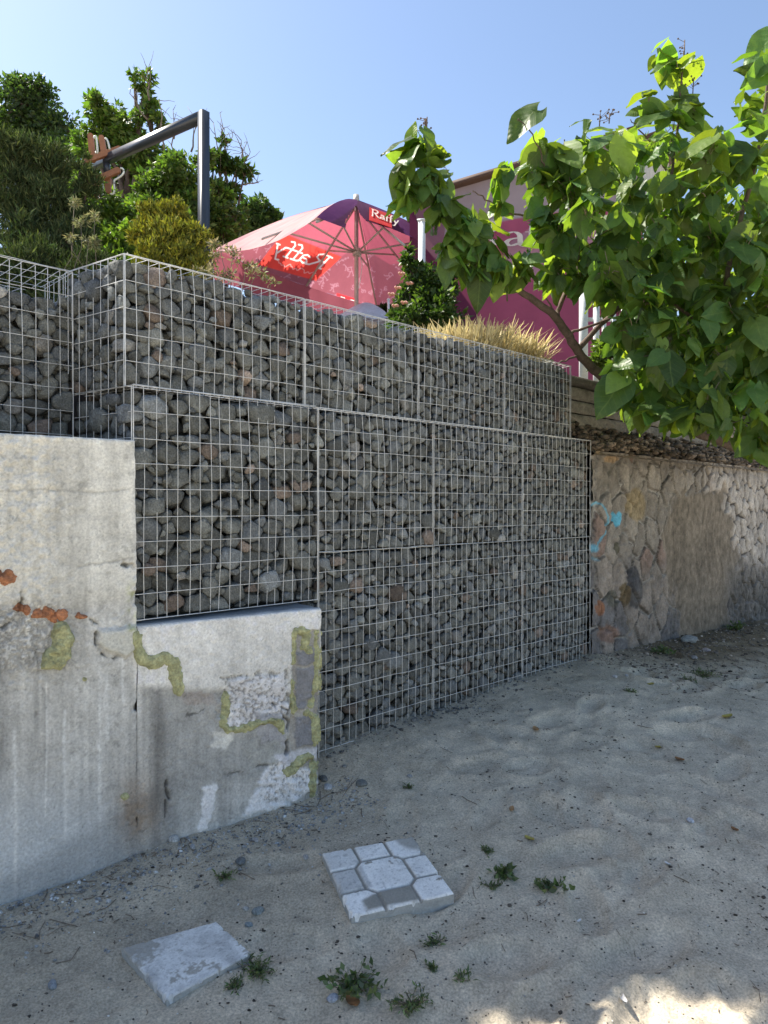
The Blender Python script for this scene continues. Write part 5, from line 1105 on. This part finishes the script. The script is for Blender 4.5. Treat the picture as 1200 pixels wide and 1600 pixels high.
def foot():
    s_ = rg.uniform(-.5, 1.0); q = abs(rg.normal(0, .16))+.01; return (CO[0]+CD[0]*s_+CN[0]*q, CO[1]+CD[1]*s_+CN[1]*q)
def foot2():
    s_ = rg.uniform(3.3, 6.8); q = abs(rg.normal(0, .45))+.02; return (GO[0]+GD[0]*s_+GN[0]*q, GO[1]+GD[1]*s_+GN[1]*q)
def foot3():
    s_ = rg.uniform(.95, 3.5); q = abs(rg.normal(0, .07))+.0; return (GO[0]+GD[0]*s_+GN[0]*q, GO[1]+GD[1]*s_+GN[1]*q)
gcol = lambda: np.array([.36, .35, .32])*math.exp(rg.normal(0, .45))
scatter(2600, anyw, lambda: .0028+.0022*rg.random()**3, gcol); scatter(1000, foot, lambda: .004+.006*rg.random()**3, lambda: np.array([.33, .34, .34])*math.exp(rg.normal(0, .35))); scatter(1800, foot2, lambda: .004+.014*rg.random()**3, lambda: np.array([.20, .17, .14])*math.exp(rg.normal(0, .6))); scatter(4200, anyw, lambda: .0022+.0035*rg.random()**3, lambda: np.array([.075, .066, .055])*math.exp(rg.normal(0, .4)), .5)
cl_ = [anyw() for _ in range(160)]
def clw():
    c_ = cl_[int(rg.random()*len(cl_))]; return (c_[0]+rg.normal(0, .09), c_[1]+rg.normal(0, .09))
scatter(3600, clw, lambda: .0030+.0055*rg.random()**3, lambda: np.array([.09, .078, .062])*math.exp(rg.normal(0, .45)), .4)
scatter(260, foot3, lambda: .005+.012*rg.random()**3, lambda: np.array([.17, .17, .16])*math.exp(rg.normal(0, .4)))
def ledge():
    s_ = rg.uniform(3.5, 7.8); return (s_, rg.uniform(-.03, .24))
V2 = []; F2 = []; C2 = []; n2_ = 0; i2, f2 = ICO[1]
for k in range(3400):
    s_, q_ = ledge(); sz_ = .006+.030*rg.random()**3; v = i2*(1+.5*noise3(i2*1.9+k)[:, None])*np.array([1.3, .9, .7])*sz_; a = rg.uniform(0, 6.28)
    v = v@np.array([[math.cos(a), math.sin(a), 0], [-math.sin(a), math.cos(a), 0], [0, 0, 1]]); b_ = G(s_, q_, .43+.75*max(q_, 0)+rg.uniform(-.03, .035)); V2.append(v+b_); F2.append(f2+n2_); n2_ += len(v)
    C2.append(np.broadcast_to(np.array([.14, .112, .085])*math.exp(rg.normal(0, .5)), (len(v), 3)))
o = mesh('rubble', np.concatenate(V2), np.concatenate(F2), MATS['masonry'], col=np.concatenate(C2)); tag(o, 'brown crumbling rubble and earth along the top of the stone wall', kind='stuff')
o = mesh('gravel', np.concatenate(V), np.concatenate(Fq), MATS['stone'], col=np.concatenate(Cq)); tag(o, 'fine grit and pebbles strewn over the sand', kind='stuff')
mb = MB()
for k in range(1500):
    x, y = (anyw() if k < 900 else foot2() if k < 1250 else foot()); L = rg.uniform(.004, .012)*(1+3.5*(rg.random() < .12))*(2.2 if k > 900 and k < 1250 else 1); a = rg.uniform(0, 6.28); p = []
    for t in (-1, 0, 1): xx, yy = x+math.cos(a)*L*t+rg.normal(0, L*.15), y+math.sin(a)*L*t+rg.normal(0, L*.15); p.append([xx, yy, gz(xx, yy)+.003])
    mb.tube(p, rg.uniform(.0008, .0020), 4)
o = mb.build('twig_litter', MATS['twig']); tag(o, 'dry stalks and twig litter on the sand', kind='stuff')
for o in bpy.data.objects:
    if '_w' in o: del o['_w']
